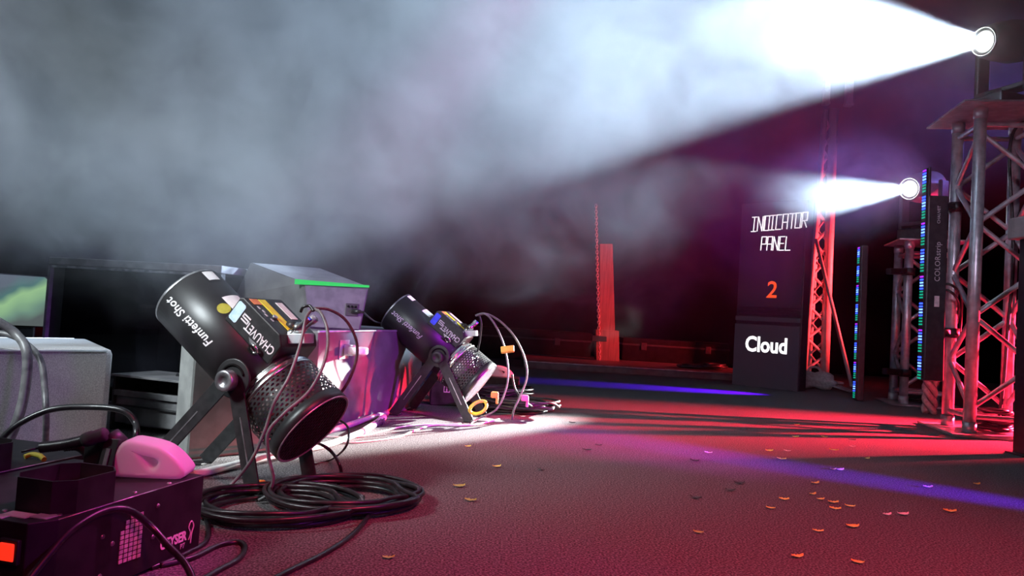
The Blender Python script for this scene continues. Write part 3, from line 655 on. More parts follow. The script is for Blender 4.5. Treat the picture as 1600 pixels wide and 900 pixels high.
bm = BM(); poly_prism(bm, [q - WO + pn * 0.002 for q in (nb + pe * 0.008 + pu * 0.006, rb - pe * 0.006 + pu * 0.006, rt - pe * 0.008 - pu * 0.012, nt_ + pe * 0.010 - pu * 0.012)], pn * 0.003); pan = obj('back_panel', bm, M['wedge_panel'], wd)
sk = P(550, 484, 2.95); sk = sk - pn * ((sk - nb).dot(pn) - 0.006)
bm = BM(); box(bm, (0, 0, 0), (0.05, 0.05, 0.006), basis(sk - WO, pe, pu), bev=0.002); so = obj('socket_plate', bm, M['display_grey'], pan)
bm = BM()
for i in (-1, 0, 1): lathe(bm, sk - WO + pe * 0.014 * i + pu * 0.012, pn, [(0, 0.005), (0.006, 0.005), (0.006, 0)], 10)
obj('socket', bm, M['dark_in'], so)
bm = BM(); poly_prism(bm, [q - WO + pn * 0.004 for q in (nt_ - pe * 0.03 - pu * 0.010 , rt - pu * 0.004, rt + pu * 0.005, nt_ - pe * 0.03 + pu * 0.010)], pn * 0.004); tag(obj('green_edge', bm, M['glow_green'], wd), 'bright green strip')
for px, py in ((395, 460), (414, 467)):
    q = P(px, py, 3.06); gN = (lt - nt_).cross(nb - nt_).normalized()
    if gN.y > 0: gN = -gN
    q = q - gN * (q - nb).dot(gN)
    bm = BM(); lathe(bm, q - WO, gN, [(0, 0.008), (0.006, 0.007), (0.007, 0)], 12); obj('screw', bm, M['rim_grey'], wd)
# plug and lead from the connector panel
bm = BM(); lathe(bm, sk + pn * 0.004 - pu * 0.006, pn * 0.3 + pe, [(0, 0), (0, 0.009), (0.035, 0.008), (0.04, 0.004), (0.05, 0.004)], 10)
ld = obj('power_lead', bm, M['cable_black']); tag(ld, 'thin black lead plugged into the purple back of the wedge monitor', 'cable')
e0 = sk + pn * 0.004 - pu * 0.006 + (pn * 0.3 + pe).normalized() * 0.045
cable('lead', [e0, e0.lerp(P(600, 506, 3.55), 0.5) + Vector((0, 0, -0.012)), P(600, 506, 3.55), P(640, 520, 3.75), P(655, 560, 3.85), FL(668, 618)], 0.0035, M['cable_black'], ld)

# ------------------------------------------------------------------ glass cabinet, metal rack and lit screen at the left
def glass_mat():
    m = bpy.data.materials.new('cabinet_glass'); m.use_nodes = True; nt = m.node_tree; x = NX(nt)
    gl = x.n('ShaderNodeBsdfGlossy'); gl.inputs['Roughness'].default_value = 0.03; gl.inputs[0].default_value = (0.9, 0.9, 0.95, 1)
    tr = x.n('ShaderNodeBsdfTransparent'); tr.inputs[0].default_value = (0.55, 0.55, 0.58, 1)
    fr = x.n('ShaderNodeFresnel'); fr.inputs[0].default_value = 1.6
    mx = x.n('ShaderNodeMixShader'); nt.links.new(fr.outputs[0], mx.inputs[0]); nt.links.new(tr.outputs[0], mx.inputs[1]); nt.links.new(gl.outputs[0], mx.inputs[2])
    nt.links.new(mx.outputs[0], nt.nodes['Material Output'].inputs[0]); nt.nodes.remove(nt.nodes['Principled BSDF'])
    return m
M['glass'] = glass_mat()
M['rack_black'] = ramp_mat('rack_black', (0.012, 0.012, 0.014), (0.035, 0.035, 0.038), 6, 0.5, detail=5)
M['rack_grey'] = ramp_mat('rack_mottled_grey', (0.10, 0.10, 0.105), (0.20, 0.20, 0.205), 12, 0.5, detail=5)  # lighter mottled grey for rails, ledges and panels
ca = P(75, 420, 3.15); cb = P(345, 438, 2.98); CW = Vector((cb.x - ca.x, cb.y - ca.y, 0)); cw = CW.length
cx_ = CW.normalized(); rzc = math.atan2(cx_.y, cx_.x); HT = 0.615
cr = empty('glass_cabinet', (ca.x, ca.y, 0), rzc); tag(cr, 'black framed glass fronted cabinet with dim reflections behind the speckled case', 'cabinet')
def cbox(nm, x0, x1, y0, y1, z0, z1, mt, par=cr, bev=0.0):
    bm = BM(); box(bm, ((x0 + x1) / 2, (y0 + y1) / 2, (z0 + z1) / 2), (x1 - x0, y1 - y0, z1 - z0), bev=bev); return obj(nm, bm, M[mt], par)
cbox('top_rail', 0, cw, 0, 0.42, HT - 0.032, HT, 'rack_grey', bev=0.003)
cbox('light_rail', 0.01, cw, 0.004, 0.016, HT - 0.043, HT - 0.034, 'rim_grey')
cbox('post', 0, 0.012, 0, 0.03, 0, HT - 0.033, 'rack_grey'); cbox('post', 0.012, 0.075, 0.02, 0.06, 0, HT - 0.04, 'rack_black'); cbox('post', cw - 0.03, cw, 0, 0.03, 0, HT - 0.033, 'rack_black')
cbox('back_board', 0, cw, 0.40, 0.42, 0, HT - 0.033, 'rack_black'); cbox('side_board', 0, 0.012, 0.03, 0.40, 0, HT - 0.033, 'rack_black'); cbox('bottom_board', 0, cw, 0, 0.40, 0.0, 0.03, 'rack_black')
cbox('shelf', 0.42, cw - 0.02, 0.05, 0.38, 0.425, 0.437, 'rack_grey'); cbox('inner_box', 0.50, 0.58, 0.08, 0.30, 0.03, 0.42, 'rack_black'); cbox('inner_box', 0.60, 0.74, 0.12, 0.34, 0.06, 0.40, 'rack_grey')
cbox('inner_box', 0.14, 0.36, 0.15, 0.36, 0.03, 0.33, 'rack_black')
pg = cbox('glass_pane', 0.075, cw - 0.03, 0.012, 0.018, 0.03, HT - 0.044, 'glass')
# low black rack in front of it
ra = P(176, 600, 2.62); rbk = P(306, 600, 2.50)
RV = Vector((rbk.x - ra.x, rbk.y - ra.y, 0)); rw = RV.length; rr_ = empty('metal_rack', (ra.x, ra.y, 0), math.atan2(RV.y, RV.x))
tag(rr_, 'low black metal rack with grey ledges between the speckled case and cannon legs', 'rack')
ztop = P(240, 590, 2.56).z
def rbox(nm, x0, x1, y0, y1, z0, z1, mt): return cbox(nm, x0, x1, y0, y1, z0, z1, mt, rr_, 0.001)
rbox('ledge', 0, rw, -0.01, 0.20, ztop - 0.008, ztop, 'rack_grey'); rbox('rail', 0, rw, 0, 0.02, ztop - 0.075, ztop - 0.055, 'rack_grey')
rbox('front_panel', 0, rw, 0.012, 0.024, ztop - 0.170, ztop - 0.078, 'rack_grey'); rbox('shelf_edge', 0, rw, 0.0, 0.02, 0.085, 0.09, 'rack_black')
rbox('drawer_front', 0.05, rw - 0.03, 0.02, 0.03, 0.02, 0.075, 'rack_grey'); rbox('back_board', 0, rw, 0.20, 0.21, 0, ztop - 0.008, 'rack_black')
rbox('side_board', 0, 0.01, 0.0, 0.2, 0, ztop - 0.008, 'rack_black'); rbox('side_board', rw - 0.01, rw, 0.0, 0.2, 0, ztop - 0.008, 'rack_black')
bm = BM(); box(bm, (0, 0, 0), (0.17, 0.006, 0.018), Matrix.Translation((rw - 0.10, 0.10, ztop - 0.03)) @ Matrix.Rotation(R_(22), 4, 'Y')); obj('brace', bm, M['rack_black'], rr_)
bm = BM(); lathe(bm, (rw - 0.012, -0.001, ztop - 0.05), (0, -1, 0), [(0, 0.005), (0.003, 0.004), (0.003, 0)], 10); obj('screw', bm, M['rim_grey'], rr_)
# screen with a soft green picture at the frame edge
def screen_mat():
    m = bpy.data.materials.new('soft_green_screen'); m.use_nodes = True; nt = m.node_tree; x = NX(nt); b = nt.nodes['Principled BSDF']
    tc = x.n('ShaderNodeTexCoord'); sp = x.n('ShaderNodeSeparateXYZ'); nt.links.new(tc.outputs['Object'], sp.inputs[0])
    f = x.m('ADD', x.m('MULTIPLY', x.m('SUBTRACT', sp.outputs[0], 0.13), 2.6), x.m('MULTIPLY', x.m('SUBTRACT', sp.outputs[2], SCZ), -4.2))
    f = x.m('ADD', f, x.m('MULTIPLY', x.m('SUBTRACT', x.noise(tc.outputs['Object'], 9, 1), 0.5), 0.5))
    cr_ = x.n('ShaderNodeValToRGB'); nt.links.new(x.m('ADD', f, 0.5), cr_.inputs[0]); e = cr_.color_ramp
    for i, (p, c) in enumerate(((0.0, (0.10, 0.12, 0.16)), (0.28, (0.08, 0.18, 0.18)), (0.45, (0.32, 0.55, 0.28)), (0.62, (0.26, 0.46, 0.26)), (0.8, (0.16, 0.28, 0.22)), (1.0, (0.10, 0.12, 0.12)))):
        s = e.elements[i] if i < 2 else e.elements.new(p); s.position = p; s.color = (*c, 1)
    nt.links.new(cr_.outputs[0], b.inputs['Emission Color']); b.inputs['Emission Strength'].default_value = 0.9; b.inputs['Base Color'].default_value = (0.02, 0.02, 0.02, 1)
    return m
SCZ = P(30, 470, 3.35).z
M['screen'] = screen_mat()
sa = P(-30, 478, 3.35); sr = empty('lit_screen', (sa.x, sa.y, 0), R_(30)); tag(sr, 'rounded screen glowing soft green and yellow beside the glass cabinet', 'screen')
zc = P(30, 470, 3.35).z
bm = BM(); box(bm, (0.11, 0.03, zc), (0.30, 0.05, 0.24), bev=0.012); obj('screen_body', bm, M['display_black'], sr)
bm = BM(); poly_prism(bm, [(0.11 + 0.145 * sx + cxx, 0.003, zc + 0.115 * sz + czz) for sx, sz, cxx, czz in ((1, 1, -0.02, 0), (1, 1, 0, -0.02), (1, -1, 0, 0), (-1, -1, 0, 0), (-1, 1, 0, 0))], (0, -0.003, 0)); obj('screen_face', bm, M['screen'], sr)
bm = BM(); box(bm, (0.11, 0.06, (zc - 0.12) / 2), (0.20, 0.10, zc - 0.12), bev=0.004); obj('screen_stand', bm, M['display_black'], sr)

# ------------------------------------------------------------------ cables and pipes along the cases
def tcable(name, pts, r, mat, label, cat='cable', group=None, k=8, n=8):
    return tag(cable(name, pts, r, mat, None, k, n), label, cat, group)
G = M['cable_grey']; K = M['cable_black']
tcable('cable', [P(-40, 488, 1.98), P(-8, 500, 1.98), P(25, 522, 2.0), P(42, 552, 1.98), P(38, 615, 1.97), P(22, 670, 1.95), FL(-10, 735)], 0.0125, G, 'thick grey cable arching over the front of the speckled case')
tcable('cable', [P(-40, 520, 2.1), P(10, 522, 2.10), P(45, 540, 2.10), P(64, 565, 2.07), P(70, 610, 2.05), P(72, 660, 2.03), FL(70, 712)], 0.0085, G, 'thinner grey cable hanging down the face of the speckled case')
tcable('cable', [P(-30, 720, 1.75), P(0, 688, 1.75), P(30, 662, 1.76), P(80, 640, 1.78), P(140, 636, 1.80), P(190, 641, 1.8), P(211, 660, 1.8), P(213, 690, 1.78), FL(214, 745)], 0.0075, K, 'black cable arched above the nozzle collar against the speckled case')
zz = 0.004
tcable('cable', [P(45, 905, 1.06), P(75, 868, 1.09), P(112, 828, 1.13), P(160, 800, 1.185), P(200, 797, 1.22), P(235, 822, 1.25), P(262, 852, 1.24), P(290, 882, 1.22), P(305, 915, 1.20)], 0.0058, K, 'violet lit cable looping in front of the printed fog machine side')
tcable('cable', [FL(316, 800), FL(326, 824, zz), FL(322, 846, zz), FL(296, 862, zz), FL(262, 878, zz), FL(235, 888, zz)], 0.005, K, 'black cable curling round the back corner of the fog machine')
tcable('cable', [FL(250, 884, zz), FL(300, 872, zz), FL(340, 853, zz), FL(372, 847, zz), FL(383, 856, zz), FL(372, 874, zz), FL(340, 892, zz), FL(300, 915, zz)], 0.0055, K, 'black cable loop lying on the carpet beside the fog machine')
# white pipe and thin lead at the foot of the cases
wp = empty('white_pipe', (0, 0, 0)); tag(wp, 'white pipe lying on the carpet along the foot of the cases', 'pipe')
bm = BM(); tube(bm, catmull([FL(300, 742, 0.012), FL(340, 733, 0.012), FL(400, 718, 0.012), FL(470, 703, 0.012), FL(520, 692, 0.012), FL(570, 673, 0.012)], 6), 0.011, 10); obj('pipe_run', bm, M['cable_white'], wp)
bm = BM(); tube(bm, catmull([FL(566, 675, 0.012), FL(583, 664, 0.012), FL(600, 652, 0.012)], 5), 0.0135, 10); obj('pipe_sleeve', bm, M['white_plastic'], wp)
bm = BM(); a0, a1 = FL(508, 676, 0.012), FL(604, 645, 0.012); rod(bm, a0, a1, 0.013, 8); obj_ = tag(obj('floor_batten', bm, M['case_pale']), 'pale batten lying against the bottom of the angular road case', 'batten')
tcable('lead', [FL(430, 708, 0.004), FL(520, 692, 0.004), FL(560, 691, 0.004), FL(620, 683, 0.004), FL(650, 672, 0.004), FL(680, 664, 0.004), FL(735, 664, 0.004), FL(780, 655, 0.004)], 0.0035, M['cable_white'], 'thin white lead running over the white floor pool to the far cannon')
tcable('lead', [FL(440, 698, 0.004), FL(500, 683, 0.004), FL(560, 682, 0.004), FL(640, 665, 0.004), FL(720, 662, 0.004)], 0.003, M['cable_white'], 'thin white lead closest to the foot of the angular road case')
bm = BM(); tube(bm, [FL(587 + i * 0.55, 662 - i * 0.16, 0.016) + Vector((0, 0.012 * cos(i * 1.9), 0.012 * sin(i * 1.9))) for i in range(26)], 0.003, 6); tag(obj('coiled_lead', bm, M['cable_grey']), 'short grey curly lead at the left foot of the far cannon', 'cable')

# hoses of the near cannon
YC = 1.86
t1 = P(487, 484, 1.90)
tcable('cannon_hose', [t1, P(478, 497, 1.87), P(470, 535, 1.84), P(452, 588, 1.80), P(428, 630, 1.78), P(414, 672, 1.78), P(392, 720, 1.78), P(360, 758, 1.79), FL(322, 786, 0.006)], 0.0042, M['cable_grey'], 'grey hose from the near cannon inlet down to the fog machine corner')
tcable('cannon_hose', [t1 + Vector((0.006, 0, 0.002)), P(502, 490, 1.88), P(512, 520, 1.85), P(508, 562, 1.81), P(484, 610, 1.78), P(444, 646, 1.75), P(419, 676, 1.74), P(420, 715, 1.75), P(427, 748, 1.76), P(418, 772, 1.78), FL(404, 782, 0.008)], 0.0042, M['cable_grey'], 'grey hose looping over the near cannon basket to the cable coil')
tcable('cannon_hose', [t1 + Vector((0.004, 0.006, 0.004)), P(515, 484, 1.94), P(540, 500, 1.97), P(556, 530, 2.0), P(557, 560, 2.02), P(545, 595, 2.03), P(528, 622, 2.05), P(505, 668, 2.08), FL(480, 705, 0.01)], 0.0042, M['cable_grey'], 'grey hose arching out right beyond the near cannon inlet')
tcable('cannon_hose', [P(470, 487, 1.91), P(474, 480, 1.90), P(484, 478, 1.90), P(490, 486, 1.89)], 0.004, K, 'short black hose crook on top of the near cannon inlet')
tcable('cable', [FL(500, 690, 0.006), P(509, 672, 2.2), P(516, 660, 2.22), P(527, 656, 2.22), P(541, 664, 2.2), P(545, 678, 2.15), P(539, 700, 2.1), FL(515, 719, 0.006), FL(486, 725, 0.006)], 0.0035, K, 'thin black cable curl standing on the white lit floor')
tcable('cable', [FL(478, 690, 0.02), P(500, 694, 2.1), P(518, 706, 2.08), P(530, 725, 2.05), FL(533, 740, 0.02), FL(529, 756, 0.008)], 0.0048, K, 'black cable arching from under the near cannon basket onto the coil')
tcable('cable', [FL(580, 798, 0.012), FL(570, 815, 0.006), FL(545, 840, 0.005), FL(505, 866, 0.005), FL(460, 888, 0.005), FL(420, 908, 0.005)], 0.0055, K, 'black cable tail leaving the near coil towards the camera')

def coil(name, centre_loops, r, label, seed, mat=K, ties=()):
    """cable wound in loose loops: one continuous tube"""
    rnd = random.Random(seed); pts = []
    for (cx, cy, ex, ey, rot, turns, z0, jit) in centre_loops:
        m = int(turns * 14)
        for i in range(m):
            t = 2 * pi * i / 14; w = i // 14
            js = 1 + jit * (0.5 - ((w * 37 + seed * 13) % 10) / 10.0)
            ox = 0.02 * sin(w * 2.1 + seed); oy = 0.02 * cos(w * 1.7 + seed)
            x = ex * js * cos(t) + ox; y = ey * js * sin(t) + oy
            c, s_ = cos(rot), sin(rot)
            z = z0 + r + 0.0062 * (w % 5) + 0.006 * abs(sin(t * 1.5 + w)) + rnd.uniform(0, 0.002)
            pts.append((cx + c * x - s_ * y, cy + s_ * x + c * y, z))
    root = empty(name, (0, 0, 0)); tag(root, label, 'cable coil')
    bm = BM(); tube(bm, catmull(pts, 3), r, 7); obj('loops', bm, mat, root)
    for (tx, ty, tz, mt) in ties:
        bm = BM(); box(bm, (tx, ty, tz), (0.03, 0.022, 0.016), bev=0.004); obj('cable_tie', bm, M[mt], root)
    return root
ca_ = FL(433, 800); cb2 = FL(537, 786)
ty = FL(403, 768)
coil('cable_coil', [(ca_.x, ca_.y, 0.165, 0.145, 0.2, 8, 0, 0.30), (cb2.x, cb2.y, 0.165, 0.150, 0.2, 9, 0.004, 0.30)], 0.0055, 'black cable wound in wide loose loops beside the near cannon leg', 3, ties=((ty.x, ty.y, 0.02, 'yellow_plastic'),))

# ------------------------------------------------------------------ around the far cannon
bp_ = FL(694, 634); bx = empty('power_box', (bp_.x, bp_.y + 0.06, 0), R_(8)); tag(bx, 'small black power box with a white label between the far cannon legs', 'box')
bm = BM(); box(bm, (0, 0, 0.062), (0.165, 0.12, 0.124), bev=0.005); obj('housing', bm, M['black_metal'], bx)
bm = BM(); box(bm, (0.0, -0.0605, 0.085), (0.032, 0.002, 0.032)); lb_ = obj('label', bm, M['ink_white'], bx)
for dx in (-0.008, 0.008):
    bm = BM(); box(bm, (dx, -0.062, 0.085), (0.010, 0.002, 0.022)); obj('socket_mark', bm, M['display_black'], lb_)
for i, (px, py, s, lab) in enumerate(((608, 640, 1.0, 'small black clamp lamp with a white cap left of the far cannon'), (632, 628, 1.15, 'small black clamp lamp with a violet glint behind the far cannon leg'))):
    q = FL(px, py); q = Vector((q.x, q.y, 0)); e = empty('clamp_lamp', (q.x, q.y, 0), 0.3 * i); tag(e, lab, 'lamp')
    bm = BM(); box(bm, (0, 0, 0.012 * s), (0.09 * s, 0.08 * s, 0.024 * s), bev=0.003); obj('base', bm, M['black_metal'], e)
    bm = BM(); box(bm, (0, 0, 0.055 * s), (0.016 * s, 0.05 * s, 0.07 * s), bev=0.003); obj('yoke', bm, M['black_metal'], e)
    bm = BM(); lathe(bm, (-0.05 * s, 0, 0.10 * s), (1, -0.3, 0.1), [(0, 0), (0, 0.032 * s), (0.05 * s, 0.040 * s), (0.095 * s, 0.040 * s), (0.095 * s, 0.033 * s), (0.09 * s, 0)], 18); obj('lamp_head', bm, M['black_metal'], e)
    bm = BM(); lathe(bm, (0.035 * s, -0.045 * s, 0.05 * s), (0, -1, 0.1), [(0, 0), (0, 0.012 * s), (0.022 * s, 0.012 * s), (0.022 * s, 0)], 12); obj('cap', bm, M['white_plastic'] if i == 0 else M['led_violet'], e)  # the second cap's glint is drawn with violet emission
jq = FL(775, 634)
ped = FL(772, 632); pb = empty('black_crate', (ped.x + 0.02, ped.y + 0.16, 0)); tag(pb, 'low black crate standing behind the far cannon basket', 'crate')
zj = P(772, 588, ped.y + 0.14).z
bm = BM(); box(bm, (0, 0, zj / 2), (0.22, 0.16, zj), bev=0.004); obj('shell', bm, M['black_metal'], pb); bm = BM(); box(bm, (0, 0, zj - 0.006), (0.224, 0.164, 0.010), bev=0.002); obj('lid', bm, M['black_metal'], pb)
jug('fluid_jug', (ped.x + 0.03, ped.y + 0.14, zj), R_(-8), 0.88, 'small pink lit fluid jug behind the far cannon basket', None)
t2 = P(743, 493, 3.36)
tcable('cannon_hose', [t2, P(748, 492, 3.36), P(752, 506, 3.36), P(750, 530, 3.38), P(745, 556, 3.42), P(742, 590, 3.46), FL(752, 640, 0.01)], 0.0042, K, 'thin hose dropping straight behind the far cannon basket')
tcable('cannon_hose', [t2, P(757, 490, 3.35), P(770, 502, 3.34), P(782, 525, 3.33), P(790, 550, 3.32), P(794, 580, 3.31), P(790, 610, 3.30), P(775, 640, 3.28), P(745, 655, 3.27), FL(735, 663, 0.006)], 0.0045, M['cable_grey'], 'pale hose with an orange tie arching from the far cannon to its foot')
tcable('cannon_hose', [t2, P(762, 491, 3.36), P(785, 505, 3.36), P(805, 528, 3.35), P(820, 560, 3.34), P(823, 590, 3.33), P(812, 620, 3.32), P(803, 640, 3.31), FL(800, 655, 0.01)], 0.0045, M['cable_grey'], 'outermost pale hose arching from the far cannon over the coil')
bm = BM(); box(bm, (0, 0, 0), (0.06, 0.03, 0.022), basis(P(793, 546, 3.31), (1, 0, 0.18), (0, 0.5, 1)), bev=0.005); tag(obj('hose_tie', bm, M['yellow_plastic']), 'bright orange yellow tie wrapped round the arching pale hose', 'tie')
cc = FL(788, 642); cd = FL(802, 650)
coil('cable_coil', [(cc.x, cc.y + 0.05, 0.20, 0.17, 0.1, 9, 0, 0.28), (cd.x + 0.02, cd.y + 0.02, 0.17, 0.12, -0.2, 6, 0.045, 0.3), (cc.x - 0.02, cc.y + 0.06, 0.15, 0.12, 0.4, 5, 0.075, 0.3)], 0.0058, 'black cable heaped in loops beside the far cannon', 5)
bm = BM(); c0 = P(747, 637, 3.22); tube(bm, [c0 + Vector((0.036 * cos(t), 0.016 * sin(t * 2), 0.026 * sin(t) + 0.012 * cos(t))) for t in [2 * pi * i / 22 for i in range(22)]], 0.0075, 7, closed=True); tag(obj('strap_ring', bm, M['yellow_plastic']), 'orange strap ring hanging under the far cannon basket', 'strap')
for (px, py, mt, lab) in ((773, 617, 'orange_plastic', 'orange plastic clip on the far cable heap'), (820, 622, 'pink_plastic', 'pink plastic clip on the right of the far cable heap')):
    q = P(px, py, 3.38); bm = BM(); box(bm, q, (0.035, 0.03, 0.028), bev=0.006); box(bm, q + Vector((0.012, 0, -0.02)), (0.012, 0.02, 0.04), bev=0.003); tag(obj('cable_clip', bm, M[mt]), lab, 'clip')
tcable('cable', [P(800, 585, 3.5), P(806, 610, 3.5), P(826, 632, 3.45), FL(850, 641, 0.02), FL(857, 634, 0.01), FL(838, 628, 0.01), FL(815, 630, 0.03)], 0.0055, K, 'black cable drooping off the right of the far coil')

# ------------------------------------------------------------------ display totem
pA = FL(1145, 600); pB = FL(1248, 612); px_ = Vector((pB.x - pA.x, pB.y - pA.y, 0)); pw = px_.length; px_.normalize()
TT = empty('display_totem', (pA.x, pA.y, 0), math.atan2(px_.y, px_.x)); tag(TT, 'tall black display totem with glowing words and an orange number', 'display')
PH = P(1150, 318, pA.y).z
def tb(nm, x0, x1, y0, y1, z0, z1, mt, bev=0.002): return cbox(nm, x0, x1, y0, y1, z0, z1, mt, TT, bev)
tb('cabinet', 0.0, pw, 0.004, 0.14, 0.0, PH, 'display_black', 0.006)
up = tb('upper_screen', 0.02, pw - 0.015, -0.004, 0.004, 0.70, PH - 0.02, 'screen_black')
lw = tb('lower_screen', 0.0, pw - 0.012, -0.014, 0.004, 0.0, 0.545, 'screen_grey')
tb('ledge', 0.0, pw - 0.012, -0.012, 0.004, 0.575, 0.615, 'screen_grey'); tb('ledge', 0.02, pw - 0.012, -0.006, 0.004, 0.64, 0.675, 'display_black')
# angular stroke lettering of the sign
STK = {'I': [((0, 0), (0.6, 0)), ((0, 1), (0.6, 1)), ((0.3, 0), (0.3, 1))], 'N': [((0, 0), (0, 1)), ((0, 1), (0.6, 0)), ((0.6, 0), (0.6, 1))], 'D': [((0, 0), (0, 1)), ((0, 1), (0.65, 1)), ((0.65, 1), (0.65, 0)), ((0, 0), (0.65, 0)), ((0.12, 0), (0.12, 1))],
       'C': [((0.6, 1), (0, 1)), ((0, 1), (0, 0)), ((0, 0), (0.6, 0))], 'A': [((0, 0), (0, 1)), ((0, 1), (0.6, 1)), ((0.6, 1), (0.6, 0)), ((0, 0.45), (0.6, 0.45))], 'T': [((0, 1), (0.7, 1)), ((0.35, 1), (0.35, 0))],
       'O': [((0, 0), (0, 1)), ((0, 1), (0.6, 1)), ((0.6, 1), (0.6, 0)), ((0, 0), (0.6, 0))], 'R': [((0, 0), (0, 1)), ((0, 1), (0.6, 1)), ((0.6, 1), (0.6, 0.45)), ((0, 0.45), (0.6, 0.45)), ((0.25, 0.45), (0.6, 0))],
       'P': [((0, 0), (0, 1)), ((0, 1), (0.6, 1)), ((0.6, 1), (0.6, 0.45)), ((0, 0.45), (0.6, 0.45))], 'E': [((0.6, 1), (0, 1)), ((0, 1), (0, 0)), ((0, 0), (0.6, 0)), ((0, 0.5), (0.5, 0.5))], 'L': [((0, 1), (0, 0)), ((0, 0), (0.6, 0))]}
def stroke_word(word, x0, z0, x1, z1, h, parent, w=0.0075, shear=0.06):
    """word from (x0,z0) to (x1,z1) on the sign face"""
    bm = BM(); n_ = len(word); ex = (x1 - x0) / n_
    for i, chx in enumerate(word):
        t = i / max(1, n_ - 1); bx0 = x0 + ex * i; bz = z0 + (z1 - z0) * t
        for (a1, b1), (a2, b2) in STK[chx]:
            A = Vector((bx0 + a1 * ex * 1.28 + b1 * h * shear, -0.006, bz + b1 * h)); B = Vector((bx0 + a2 * ex * 1.28 + b2 * h * shear, -0.006, bz + b2 * h))
            d = B - A
            if d.length < 1e-4: continue
            box(bm, (0, 0, 0), (d.length + w * 0.7, w, 0.003), basis((A + B) / 2, d, (0, 1, 0) if False else Vector((0, -1, 0)).cross(d)))
    return obj('lettering', bm, M['glow_white'], parent)
def tot(px, py):
    """point of the totem face seen at a pixel, in its own x and z"""
    d = ray(px, py); nrm = Vector((px_.y, -px_.x, 0)); t = (Vector((pA.x, pA.y, 0)) - CP).dot(nrm) / d.dot(nrm); q = CP + d * t
    return (q - Vector((pA.x, pA.y, 0))).dot(px_), q.z
a_, b_2 = tot(1174, 362), tot(1263, 355)
stroke_word('INDICATOR', a_[0], a_[1], b_2[0], b_2[1], 0.128, up)
a_, b_2 = tot(1189, 391), tot(1237, 391)
stroke_word('PANEL', a_[0], a_[1], b_2[0], b_2[1], 0.118, up)
c_ = tot(1206, 454); lettering('2', (c_[0], -0.0055, c_[1]), (1, 0, 0), (0, 0, 1), 0.205, M['glow_orange'], up, bold=0.002, depth=0.001, shear=0.08, name='number')
c_ = tot(1198, 541); lettering('Cloud', (c_[0], -0.0165, c_[1] + 0.005), (1, 0, 0), (0, 0, 1), 0.185, M['glow_white'], lw, bold=0.005, depth=0.001, sx=0.84)

# ------------------------------------------------------------------ trusses
def truss_tower(loc, yaw, spacing, height, rc, rbr, label, plate, bays=5):
    root = empty('truss_tower', loc, yaw); tag(root, label, 'truss', 'box truss towers carrying the moving heads')
    c4 = [(0, 0), (spacing, 0), (spacing, spacing), (0, spacing)]
    for x, y in c4:
        bm = BM(); rod(bm, (x, y, 0.015), (x, y, height - 0.012), rc, 16)
        ch = obj('chord', bm, M['alu'], root)
        bm = BM(); rod(bm, (x, y, 0.015), (x, y, 0.07), rc * 1.12, 16); obj('coupler', bm, M['alu'], ch)
        bm = BM(); rod(bm, (x, y, height - 0.07), (x, y, height - 0.012), rc * 1.12, 16); obj('coupler', bm, M['alu'], ch)
    for k in range(4):
        A = Vector((*c4[k], 0)); B = Vector((*c4[(k + 1) % 4], 0)); h0, h1 = 0.14, height - 0.14; st = (h1 - h0) / (bays * 2)
        for i in range(bays * 2):
            lo, hi = (A, B) if (i + k) % 2 == 0 else (B, A)
            bm = BM(); rod(bm, lo + Vector((0, 0, h0 + i * st)), hi + Vector((0, 0, h0 + (i + 1) * st)), rbr, 8, cap=False); obj('brace', bm, M['alu'], root)
        for z in (0.10, height - 0.10):
            bm = BM(); rod(bm, A + Vector((0, 0, z)), B + Vector((0, 0, z)), rbr, 8, cap=False); obj('brace', bm, M['alu'], root)
    m0, m1 = plate
    bm = BM(); box(bm, (spacing / 2, spacing / 2, 0.007), (spacing + 2 * m0, spacing + 2 * m0, 0.012), bev=0.002); obj('base_plate', bm, M['alu'], root)
    bm = BM(); box(bm, (spacing / 2, spacing / 2, height - 0.006), (spacing + 2 * m1, spacing + 2 * m1, 0.012), bev=0.002); obj('top_plate', bm, M['alu'], root)
    return root
T1 = FL(1514, 680); T1Y = R_(-11); T1H = P(1525, 166, T1.y).z
truss_tower((T1.x, T1.y, 0), T1Y, 0.30, T1H, 0.031, 0.014, 'near box truss tower with tubular chords and a wide top plate', (0.12, 0.13), 3)
T2 = FL(1411, 633); T2H = P(1412, 374, T2.y).z
truss_tower((T2.x, T2.y, 0), R_(-14), 0.30, T2H, 0.031, 0.014, 'shorter box truss tower standing behind the light bar', (0.11, 0.09), 2)
def t1w(x, y, z): return Matrix.Translation((T1.x, T1.y, 0)) @ Matrix.Rotation(T1Y, 4, 'Z') @ Vector((x, y, z))
def t2w(x, y, z): return Matrix.Translation((T2.x, T2.y, 0)) @ Matrix.Rotation(R_(-14), 4, 'Z') @ Vector((x, y, z))

